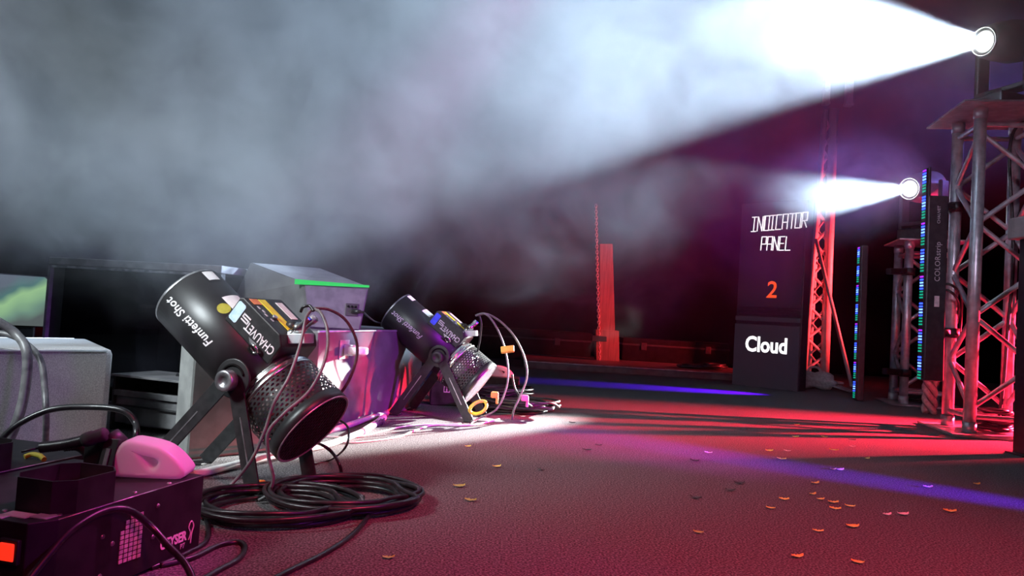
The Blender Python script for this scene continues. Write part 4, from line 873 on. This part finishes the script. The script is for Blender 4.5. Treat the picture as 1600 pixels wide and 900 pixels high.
# moving heads
def moving_head(front, D, base_c, base_z, scale, label):
    root = empty('moving_head', (base_c.x, base_c.y, base_z)); tag(root, label, 'stage light', 'moving head lamps on the truss towers')
    yaw = math.atan2(D.y, D.x); RM = Matrix.Rotation(yaw, 4, 'Z')
    o = Vector((base_c.x, base_c.y, base_z)); C = front - D * 0.17 * scale - o
    bm = BM(); box(bm, (0, 0, 0.045 * scale), (0.26 * scale, 0.24 * scale, 0.09 * scale), RM, bev=0.012 * scale); obj('base', bm, M['black_metal'], root)
    sd = Vector((-sin(yaw), cos(yaw), 0))
    bm = BM(); lathe(bm, (0, 0, 0.09 * scale), (0, 0, 1), [(0, 0.08 * scale), (0.02 * scale, 0.075 * scale), (0.02 * scale, 0)], 20)
    hb = Vector((C.x, C.y, 0)) * 0.0
    box(bm, Vector((C.x / 2, C.y / 2, 0.118 * scale)), (abs(C.x) + 0.06, abs(C.y) + 0.06, 0.018 * scale))
    obj('turntable', bm, M['black_metal'], root)
    for s in (-1, 1):
        p0 = Vector((C.x, C.y, 0.125 * scale)) + sd * s * 0.145 * scale; p1 = C + sd * s * 0.145 * scale
        bm = BM(); box(bm, (0, 0, 0), ((p1 - p0).length + 0.07 * scale, 0.09 * scale, 0.03 * scale), basis((p0 + p1) / 2, p1 - p0, D), bev=0.010 * scale); obj('yoke_arm', bm, M['black_metal'], root)
    bm = BM(); box(bm, Vector((C.x, C.y, 0.125 * scale)), (0.09 * scale, 0.30 * scale, 0.03 * scale), Matrix.Translation((C.x, C.y, 0)) @ RM @ Matrix.Translation((-C.x, -C.y, 0)), bev=0.006); obj('yoke_bridge', bm, M['black_metal'], root)
    fr = front - o
    bm = BM(); lathe(bm, fr, -D, [(0.004, 0), (0.004, 0.056 * scale), (0.0, 0.070 * scale), (0.02 * scale, 0.088 * scale), (0.10 * scale, 0.105 * scale), (0.20 * scale, 0.118 * scale), (0.27 * scale, 0.112 * scale), (0.32 * scale, 0.08 * scale), (0.335 * scale, 0.0)], 28)
    hd = obj('head', bm, M['case_grey'], root)
    bm = BM(); u, v = frame_of(D); tube(bm, [fr + D * 0.003 + 0.078 * scale * (cos(2 * pi * i / 28) * u + sin(2 * pi * i / 28) * v) for i in range(28)], 0.005 * scale, 6, closed=True); obj('lens_ring', bm, M['chrome'], hd)
    bm = BM(); lathe(bm, fr, D, [(-0.003, 0.055 * scale), (0.004, 0.050 * scale), (0.010, 0.03 * scale), (0.012, 0)], 24); tag(obj('lens', bm, M['glow_lens'], hd), 'blazing white lens')
    return root
b1 = t1w(0.15, 0.15, T1H); moving_head(HEAD1, D1, Vector((b1.x, b1.y, 0)), T1H, 1.0, 'moving head lamp blazing white on top of the near truss tower')
b2 = t2w(0.12, 0.12, T2H); moving_head(HEAD2, D2, Vector((b2.x, b2.y, 0)), T2H, 1.05, 'moving head lamp shining white on the shorter truss tower')

# light bars
def light_bar(top, bot, label, group, text=True):
    """vertical bar; diodes on its left face"""
    d = (top - bot); L = d.length; root = empty('light_bar', tuple(bot)); tag(root, label, 'light bar', group)
    z = d.normalized(); x = Vector((1, -0.10, 0)); x = (x - z * x.dot(z)).normalized(); y = z.cross(x)
    Mx = Matrix(((x.x, y.x, z.x, 0), (x.y, y.y, z.y, 0), (x.z, y.z, z.z, 0), (0, 0, 0, 1)))
    W = 0.105 if text else 0.05
    Lh = L - 0.16 if text else L
    bm = BM(); box(bm, (W / 2 + 0.012, 0, Lh / 2), (W, 0.062, Lh), Mx, bev=0.006)
    if text: box(bm, (0.018, 0, L / 2), (0.014, 0.055, L), Mx, bev=0.002)
    hs = obj('housing', bm, M['display_black'], root)
    bm = BM(); box(bm, (0.006, 0, L / 2), (0.012, 0.05, L - 0.02), Mx); obj('diode_board', bm, M['display_black'], root)
    n = int(L / 0.0165)
    sets = {'led_blue': BM(), 'led_cyan': BM(), 'led_green': BM(), 'led_violet': BM()}
    for i in range(n):
        zc = L - 0.018 - i * 0.0165; ph = i % 9
        k = 'led_violet' if ph == 0 and i % 18 == 0 else 'led_blue' if ph == 0 else 'led_blue' if ph in (1, 4) else 'led_cyan' if ph in (2, 3) else 'led_green'
        if ph == 8: continue
        box(sets[k], (-0.0015, -0.002, zc), (0.004, 0.036, 0.0085), Mx)
    for k, b in sets.items(): tag(obj('diodes', b, M[k], root), {'led_blue': 'blue diodes', 'led_cyan': 'pale blue diodes', 'led_green': 'green diodes', 'led_violet': 'violet diodes'}[k], kind='stuff')
    if text:
        def tl(body, zc, size, **kw):
            bm = text_bm(body, size, **kw); bmesh.ops.transform(bm, matrix=Mx @ basis((0.068, -0.0325, zc), (0, 0, 1), (-1, 0, 0)), verts=bm.verts[:]); obj('lettering', bm, M['ink_grey'], hs)
        tl('COLORstrip', L * 0.555, 0.040, spacing=1.05, depth=0.0004)
        tl('CHAUVET', L * 0.775, 0.022, spacing=1.0, depth=0.0004)
        bm = BM(); box(bm, (0.068, -0.0322, L * 0.37), (0.026, 0.0012, 0.06), Mx); obj('label', bm, M['ink_grey'], hs)
    return root
lb1 = light_bar(P(1445, 262, 4.10), P(1436, 594, 4.10), 'vertical light bar printed with its name, clamped on the near truss tower', 'vertical light bars')
lb2 = light_bar(P(1342, 384, 5.74), FL(1334, 626), 'thin vertical light bar standing on the floor beside the display totem', 'vertical light bars', text=False)
# clamps and short cables on the towers
def clamp(a, b, label):
    e = empty('truss_clamp', tuple((a + b) / 2)); tag(e, label, 'clamp'); c = (a + b) / 2; d = b - a
    bm = BM(); box(bm, (0, 0, 0), (d.length, 0.05, 0.045), basis((0, 0, 0), d, (0, 1, 0)), bev=0.006); obj('clamp_arm', bm, M['black_metal'], e)
    bm = BM(); lathe(bm, (b - c) + Vector((0, 0, -0.03)), (0, 0, 1), [(0, 0.036), (0, 0.046), (0.055, 0.046), (0.055, 0.036)], 16, close=True); obj('clamp_jaw', bm, M['black_metal'], e)
    bm = BM(); rod(bm, Vector((0, -0.02, -0.01)), Vector((0, -0.075, -0.01)), 0.008, 8); obj('wing_bolt', bm, M['black_metal'], e)
clamp(P(1466, 326, 4.18), t1w(0, 0.30, P(1490, 326, 4.3).z), 'black clamp holding the top of the printed light bar')
clamp(P(1462, 522, 4.16), t1w(0, 0.30, P(1488, 520, 4.3).z), 'black clamp holding the bottom of the printed light bar')
clamp(P(1388, 424, T2.y - 0.06), t2w(0, 0, P(1414, 424, T2.y).z), 'black clamp on the upper part of the shorter truss tower')
clamp(P(1382, 580, T2.y - 0.06), t2w(0, 0, P(1410, 582, T2.y).z), 'black clamp low on the shorter truss tower')
tcable('cable', [P(1470, 445, 4.15), P(1483, 444, 4.12), P(1495, 452, 4.12), P(1503, 466, 4.16), P(1502, 490, 4.28), P(1500, 520, 4.3)], 0.007, K, 'black cable leaving the printed light bar towards the near tower, upper one')
tcable('cable', [P(1470, 453, 4.15), P(1482, 454, 4.12), P(1492, 462, 4.12), P(1498, 475, 4.18), P(1495, 505, 4.28)], 0.007, K, 'black cable leaving the printed light bar towards the near tower, lower one')
q4 = t1w(0.25, 0.24, 0)
tcable('cable', [P(1625, 186, q4.y - 0.02), P(1600, 190, q4.y - 0.02), P(1583, 208, q4.y - 0.02), P(1577, 250, q4.y - 0.02), P(1581, 330, q4.y - 0.02), P(1583, 420, q4.y - 0.02), P(1574, 520, q4.y), P(1568, 600, q4.y), t1w(0.22, 0.2, 0.05)], 0.009, K, 'black cable hanging down inside the near truss tower')
c1_ = t1w(0.17, 0.13, 0)
coil('cable_coil', [(c1_.x, c1_.y, 0.075, 0.085, 0, 4, 0.02, 0.3), (c1_.x + 0.005, c1_.y, 0.07, 0.075, 0.5, 4, 0.06, 0.3), (c1_.x, c1_.y, 0.06, 0.075, 0.9, 3, 0.11, 0.2)], 0.008, 'tangled cable heap inside the foot of the near truss tower', 9)
c2_ = t2w(0.15, 0.15, 0)
coil('cable_coil', [(c2_.x, c2_.y, 0.085, 0.085, 0, 5, 0.02, 0.3)], 0.008, 'small cable heap inside the foot of the shorter truss tower', 11)
bm = BM()
for s in range(3): tube(bm, [P(1456 - 4 * i / 40, 520 + i * 3.12, 5.0) + Vector((0.030 * cos(i * 0.4 + s * 2.1), 0.030 * sin(i * 0.4 + s * 2.1), 0)) for i in range(41)], 0.021, 6)
tag(obj('cable_bundle', bm, M['bag']), 'twisted pale cable bundle hanging behind the printed light bar, lit red', 'cable bundle')
# post with a block at the right edge
pp_ = FL(1592, 711); pr_ = empty('support_post', (pp_.x, pp_.y, 0)); tag(pr_, 'dark upright post with a grey top block at the right frame edge', 'post')
zt = P(1590, 372, pp_.y).z
lean = P(1596, 372, pp_.y); lx = lean.x - pp_.x
bm = BM(); box(bm, (0.028, 0, zt / 2), (0.062, 0.08, zt), bev=0.004); obj('post', bm, M['display_black'], pr_)
bm = BM(); box(bm, (0.002, -0.041, zt * 0.78), (0.012, 0.006, zt * 0.42)); obj('front_channel', bm, M['alu'], pr_)
bm = BM(); box(bm, (0.05, 0, zt + 0.05), (0.17, 0.16, 0.10), bev=0.008); obj('top_block', bm, M['case_grey'], pr_)
bm = BM(); box(bm, (0.03, 0, 0.004), (0.11, 0.12, 0.008), bev=0.002); obj('foot_plate', bm, M['display_black'], pr_)

# tall red-lit truss behind the totem
YT = 7.75
def ladder(l0, l1, r0, r1, label):
    root = empty('ladder_truss', tuple(Vector(((l0.x + r0.x) / 2, l0.y, 0)))); tag(root, label, 'truss'); o = root.location.copy()
    bm = BM(); rod(bm, l0 - o, l1 - o, 0.026, 10); obj('chord', bm, M['truss_paint'], root)
    bm = BM(); rod(bm, r0 - o, r1 - o, 0.045, 12); obj('chord', bm, M['truss_paint'], root)
    bk0 = (l0 + r0) / 2 + Vector((0.02, 0.20, 0)); bk1 = (l1 + r1) / 2 + Vector((0.02, 0.20, 0))
    bm = BM(); rod(bm, bk0 - o, bk1 - o, 0.026, 10); obj('chord', bm, M['truss_paint'], root)
    n = 16
    for i in range(n):
        t0, t1 = 0.03 + 0.94 * i / n, 0.03 + 0.94 * (i + 1) / n
        A, B = (l0.lerp(l1, t0), r0.lerp(r1, t1)) if i % 2 == 0 else (r0.lerp(r1, t0), l0.lerp(l1, t1))
        bm = BM(); rod(bm, A - o, B - o, 0.015, 7, cap=False); obj('brace', bm, M['truss_paint'], root)
        A, B = (r0.lerp(r1, t0), bk0.lerp(bk1, t1)) if i % 2 == 0 else (bk0.lerp(bk1, t0), r0.lerp(r1, t1))
        bm = BM(); rod(bm, A - o, B - o, 0.012, 7, cap=False); obj('brace', bm, M['truss_paint'], root)
    bm = BM(); box(bm, (0.0, 0.08, 0.01), (0.5, 0.45, 0.02)); obj('base_plate', bm, M['truss_paint'], root)
    return root
la, lbb = P(1256, 592, YT), P(1290, 172, YT); la.z = 0.02
ra_, rb_ = P(1288, 592, YT), P(1303, 170, YT); ra_.z = 0.02
ladder(la, lbb, ra_, rb_, 'tall tapering ladder truss lit bright red behind the totem')
for (xa, xb, yb, lab) in ((1283, 1292, 164, 'short thin red lit upright above the ladder truss'), (1317, 1328, 166, 'wide red lit upright hanging into the bright beam')):
    a0 = P(xa, yb, YT - 0.15); b0 = P(xb, yb, YT - 0.15); tz = P(xa, -60, YT - 0.15).z; w = b0.x - a0.x
    e = empty('hanging_upright', ((a0.x + b0.x) / 2, a0.y, a0.z)); tag(e, lab, 'upright')
    bm = BM(); box(bm, (0.02, 0, (tz - a0.z) / 2), (w, 0.06, tz - a0.z), bev=0.006); obj('upright_beam', bm, M['bag'], e)
    bm = BM(); box(bm, (0.02, 0, 0.02), (w + 0.01, 0.07, 0.03), bev=0.004); obj('end_cap', bm, M['bag'], e)
bm = BM(); rod(bm, P(1275, 374, YT - 0.1), FL(1331, 604, 0.01), 0.018, 8); tag(obj('brace_pole', bm, M['truss_paint']), 'thin diagonal brace pole from the ladder truss to the floor', 'pole')
# sandbag at its foot
sb = FL(1284, 609); br = empty('sandbag', (sb.x - 0.02, sb.y + 0.05, 0), R_(-25)); tag(br, 'crumpled sandbag lit bright red at the ladder truss foot', 'sandbag')
bm = BM(); bmesh.ops.create_uvsphere(bm, u_segments=20, v_segments=12, radius=1)
rn = random.Random(4)
for v in bm.verts:
    n_ = v.co.copy(); k = 1 + 0.12 * sin(5 * n_.x + 2 * n_.y) + 0.1 * sin(7 * n_.z + 3 * n_.x)
    v.co = Vector((n_.x * 0.18 * k, n_.y * 0.12 * k, 0.075 + n_.z * 0.075 * k * (1.0 + 0.5 * (n_.x < -0.3))))
    v.co.z = max(v.co.z, 0.001)
obj('bag_body', bm, M['bag'], br, smooth=True)
bm = BM(); poly_prism(bm, [(0.08, -0.10, 0.05), (0.27, -0.13, 0.004), (0.30, 0.03, 0.004), (0.10, 0.09, 0.06)], (0, 0, 0.012), bev=0.003); obj('flap', bm, M['bag'], br)
bm = BM(); tube(bm, catmull([(-0.10, 0, 0.13), (-0.06, 0, 0.19), (0.0, 0, 0.19), (0.04, 0, 0.13)], 6), 0.012, 6); obj('handle', bm, M['bag'], br)

# ------------------------------------------------------------------ back of the stage
YR = FL(1000, 586).y
def back_box(nm, x0, x1, y, d, z0, z1, mt, label, cat, lid=True):
    e = empty(nm, ((x0 + x1) / 2, y, z0)); tag(e, label, cat)
    w = x1 - x0; h = z1 - z0
    bm = BM(); box(bm, (0, d / 2, h / 2), (w, d, h), bev=0.008); obj('shell', bm, M[mt], e)
    if lid:
        bm = BM(); box(bm, (0, d / 2, h * 0.72), (w + 0.008, d + 0.008, 0.02), bev=0.002); obj('lid_seam', bm, M['black_metal'], e)
        for s in (-0.3, 0.3):
            bm = BM(); box(bm, (w * s, -0.004, h * 0.66), (0.06, 0.012, 0.08), bev=0.003); obj('latch', bm, M['black_metal'], e)
    return e
rL = FL(846, 583).x; rR = FL(1142, 590).x
rs = empty('platform_edge', ((rL + rR) / 2, YR, 0)); tag(rs, 'low platform at the back of the stage with a lit front edge', 'platform')
bm = BM(); box(bm, (0, 0.9, 0.036), (rR - rL + 0.3, 1.8, 0.07), bev=0.004); obj('deck', bm, M['case_red'], rs)
bm = BM(); box(bm, (0, -0.003, 0.066), (rR - rL + 0.3, 0.012, 0.010)); obj('edge_trim', bm, M['alu'], rs)
ZD = 0.072
xa = P(655, 540, 8.4).x; xb = P(925, 540, 8.4).x; back_box('flight_case', xa, xb, 8.45, 0.5, 0, P(780, 512, 8.45).z, 'dark_in', 'long low black flight case left of the red lit column', 'case')
xa = P(972, 545, 8.3).x; xb = P(1140, 545, 8.3).x; back_box('flight_case', xa, xb, 8.3, 0.5, ZD, P(1050, 532, 8.3).z, 'dark_in', 'low black flight case between the red column and the totem', 'case')
YK = 8.0
e = empty('timber_column', (P(950, 572, YK).x, YK, ZD)); tag(e, 'upright timber column lit red with a chain beside it', 'column')
o = e.location.copy()
def prism_px(pts, nm, y, dep, mt, par, off):
    bm = BM(); q = [P(a, b, y) - off for a, b in pts]
    for v in q:
        if v.z < 0.02: v.z = 0.0
    poly_prism(bm, q, (0, dep, 0), bev=0.003); return obj(nm, bm, M[mt], par)
prism_px([(937, 381), (957, 381), (961, 520), (937, 518)], 'upper_post', YK, 0.12, 'wood', e, o)
prism_px([(931, 515), (967, 517), (967, 574), (931, 574)], 'lower_post', YK - 0.03, 0.18, 'wood', e, o)
prism_px([(925, 524), (948, 526), (948, 534), (925, 533)], 'hand_winch', YK - 0.09, 0.06, 'black_metal', e, o)
ch = empty('chain', tuple(P(937, 575, YK - 0.06))); tag(ch, 'slender steel chain hanging in front of the timber column', 'chain'); o = ch.location.copy()
bm = BM(); zt_ = P(931, 322, YK - 0.06); zb_ = P(937, 572, YK - 0.06); nl = 56
for i in range(nl):
    c = zb_.lerp(zt_, i / (nl - 1)) - o; ax = Vector((1, 0, 0)) if i % 2 else Vector((0, 1, 0)); L = (zt_ - zb_).length / nl * 0.75
    tube(bm, [c + ax * 0.012 * cos(t) + Vector((0, 0, L * sin(t))) for t in [2 * pi * k / 8 for k in range(8)]], 0.0045, 4, closed=True)
tag(obj('links', bm, M['alu'], ch), kind='stuff')
cj = P(1095, 574, YR + 0.35)
coil('cable_coil', [(cj.x, YR + 0.35, 0.20, 0.10, 0, 4, ZD, 0.3), (cj.x + 0.12, YR + 0.32, 0.13, 0.08, 0.5, 4, ZD + 0.02, 0.3)], 0.012, 'red glinting cable heap on the back platform beside the totem', 15)

# ------------------------------------------------------------------ confetti scattered on the carpet
def mylar(nm, c):
    m = ramp_mat(nm, c, tuple(min(1, v * 1.15) for v in c), 30, 0.3, metal=0.35); return m
CM = {'gold': mylar('gold_mylar', (0.95, 0.80, 0.16)), 'white': mylar('pale_mylar', (0.95, 0.9, 0.85)), 'dark': mylar('dark_mylar', (0.05, 0.05, 0.04)), 'olive': mylar('olive_mylar', (0.42, 0.40, 0.08))}
CL = {'gold': 'gold foil confetti leaf lying on the carpet', 'white': 'pale silvery foil confetti leaf lying on the carpet', 'dark': 'dark foil confetti leaf lying on the carpet', 'olive': 'dull olive confetti leaf lying on the carpet'}
def leaf_mesh(nm, mt, seed):
    rn = random.Random(seed); bm = BM(); L, W = 0.0155, 0.0065; top = []; n = 8
    for i in range(n + 1):
        t = i / n; x = (t - 0.5) * 2 * L; w = W * math.sin(pi * min(max(t, 0.03), 0.97)) ** 0.6; z = 0.003 + 0.0028 * (2 * t - 1) ** 2 + 0.001 * rn.random()
        top.append((bm.verts.new((x, -w, z)), bm.verts.new((x, 0, z - 0.0015)), bm.verts.new((x, w, z + 0.003 * rn.random()))))
    for a, b in zip(top, top[1:]):
        for k in range(2): bm.faces.new((a[k], b[k], b[k + 1], a[k + 1]))
    me = bpy.data.meshes.new(nm); bm.to_mesh(me); bm.free(); me.materials.append(mt)
    for p in me.polygons: p.use_smooth = True
    return me
LM = {(k, s): leaf_mesh('confetti_leaf', CM[k], s) for k in CM for s in range(2)}
CP_ = [(1245, 665, 'gold'), (1162, 673, 'dark'), (1243, 684, 'gold'), (1288, 684, 'gold'), (1331, 689, 'dark'), (1332, 699, 'white'), (1202, 706, 'gold'), (1230, 706, 'white'), (1303, 705, 'gold'), (1221, 719, 'gold'), (1355, 718, 'gold'), (1107, 709, 'white'), (1085, 722, 'dark'), (1302, 735, 'white'), (1313, 736, 'white'), (1450, 763, 'white'), (1155, 757, 'dark'), (1274, 757, 'gold'), (1141, 768, 'dark'), (1270, 774, 'gold'), (1087, 780, 'dark'), (1225, 782, 'gold'), (1282, 782, 'gold'), (1302, 787, 'gold'), (1328, 793, 'gold'), (1305, 797, 'gold'), (1204, 796, 'gold'), (1386, 806, 'white'), (1411, 806, 'white'), (1484, 801, 'gold'), (1332, 825, 'gold'), (1278, 832, 'gold'), (1091, 834, 'olive'), (1246, 872, 'gold'), (1340, 881, 'gold'), (935, 697, 'dark'), (917, 705, 'dark'), (1526, 758, 'gold'), (776, 731, 'gold'), (845, 736, 'dark'), (717, 762, 'olive'), (735, 784, 'olive'), (894, 662, 'dark'), (607, 874, 'olive'), (731, 699, 'gold')]
rc_ = random.Random(21)
for i, (a, b, k) in enumerate(CP_):
    q = FL(a, b); o = bpy.data.objects.new('confetti_leaf', LM[(k, i % 2)]); COL.objects.link(o)
    o.location = (q.x, q.y, 0.0015); o.rotation_euler = (rc_.uniform(-0.06, 0.12), 0, rc_.uniform(-0.6, 0.5)); s = rc_.uniform(0.75, 1.15); o.scale = (s, s, s)
    
    where = 'before the near truss tower' if b < 700 and a > 1000 else 'on the blue streak of light' if 735 < b < 800 and a > 1390 else 'in the scatter at the middle right of the carpet' if a > 1000 and b < 760 else 'in the cluster below the blue streak' if a > 1000 and b < 850 else 'at the bottom right of the carpet' if a > 1000 else 'near the white floor pool' if b < 750 else 'beside the near cable coil'
    tag(o, CL[k].replace('lying on the carpet', where), 'confetti', 'foil confetti on the stage carpet: ' + k)
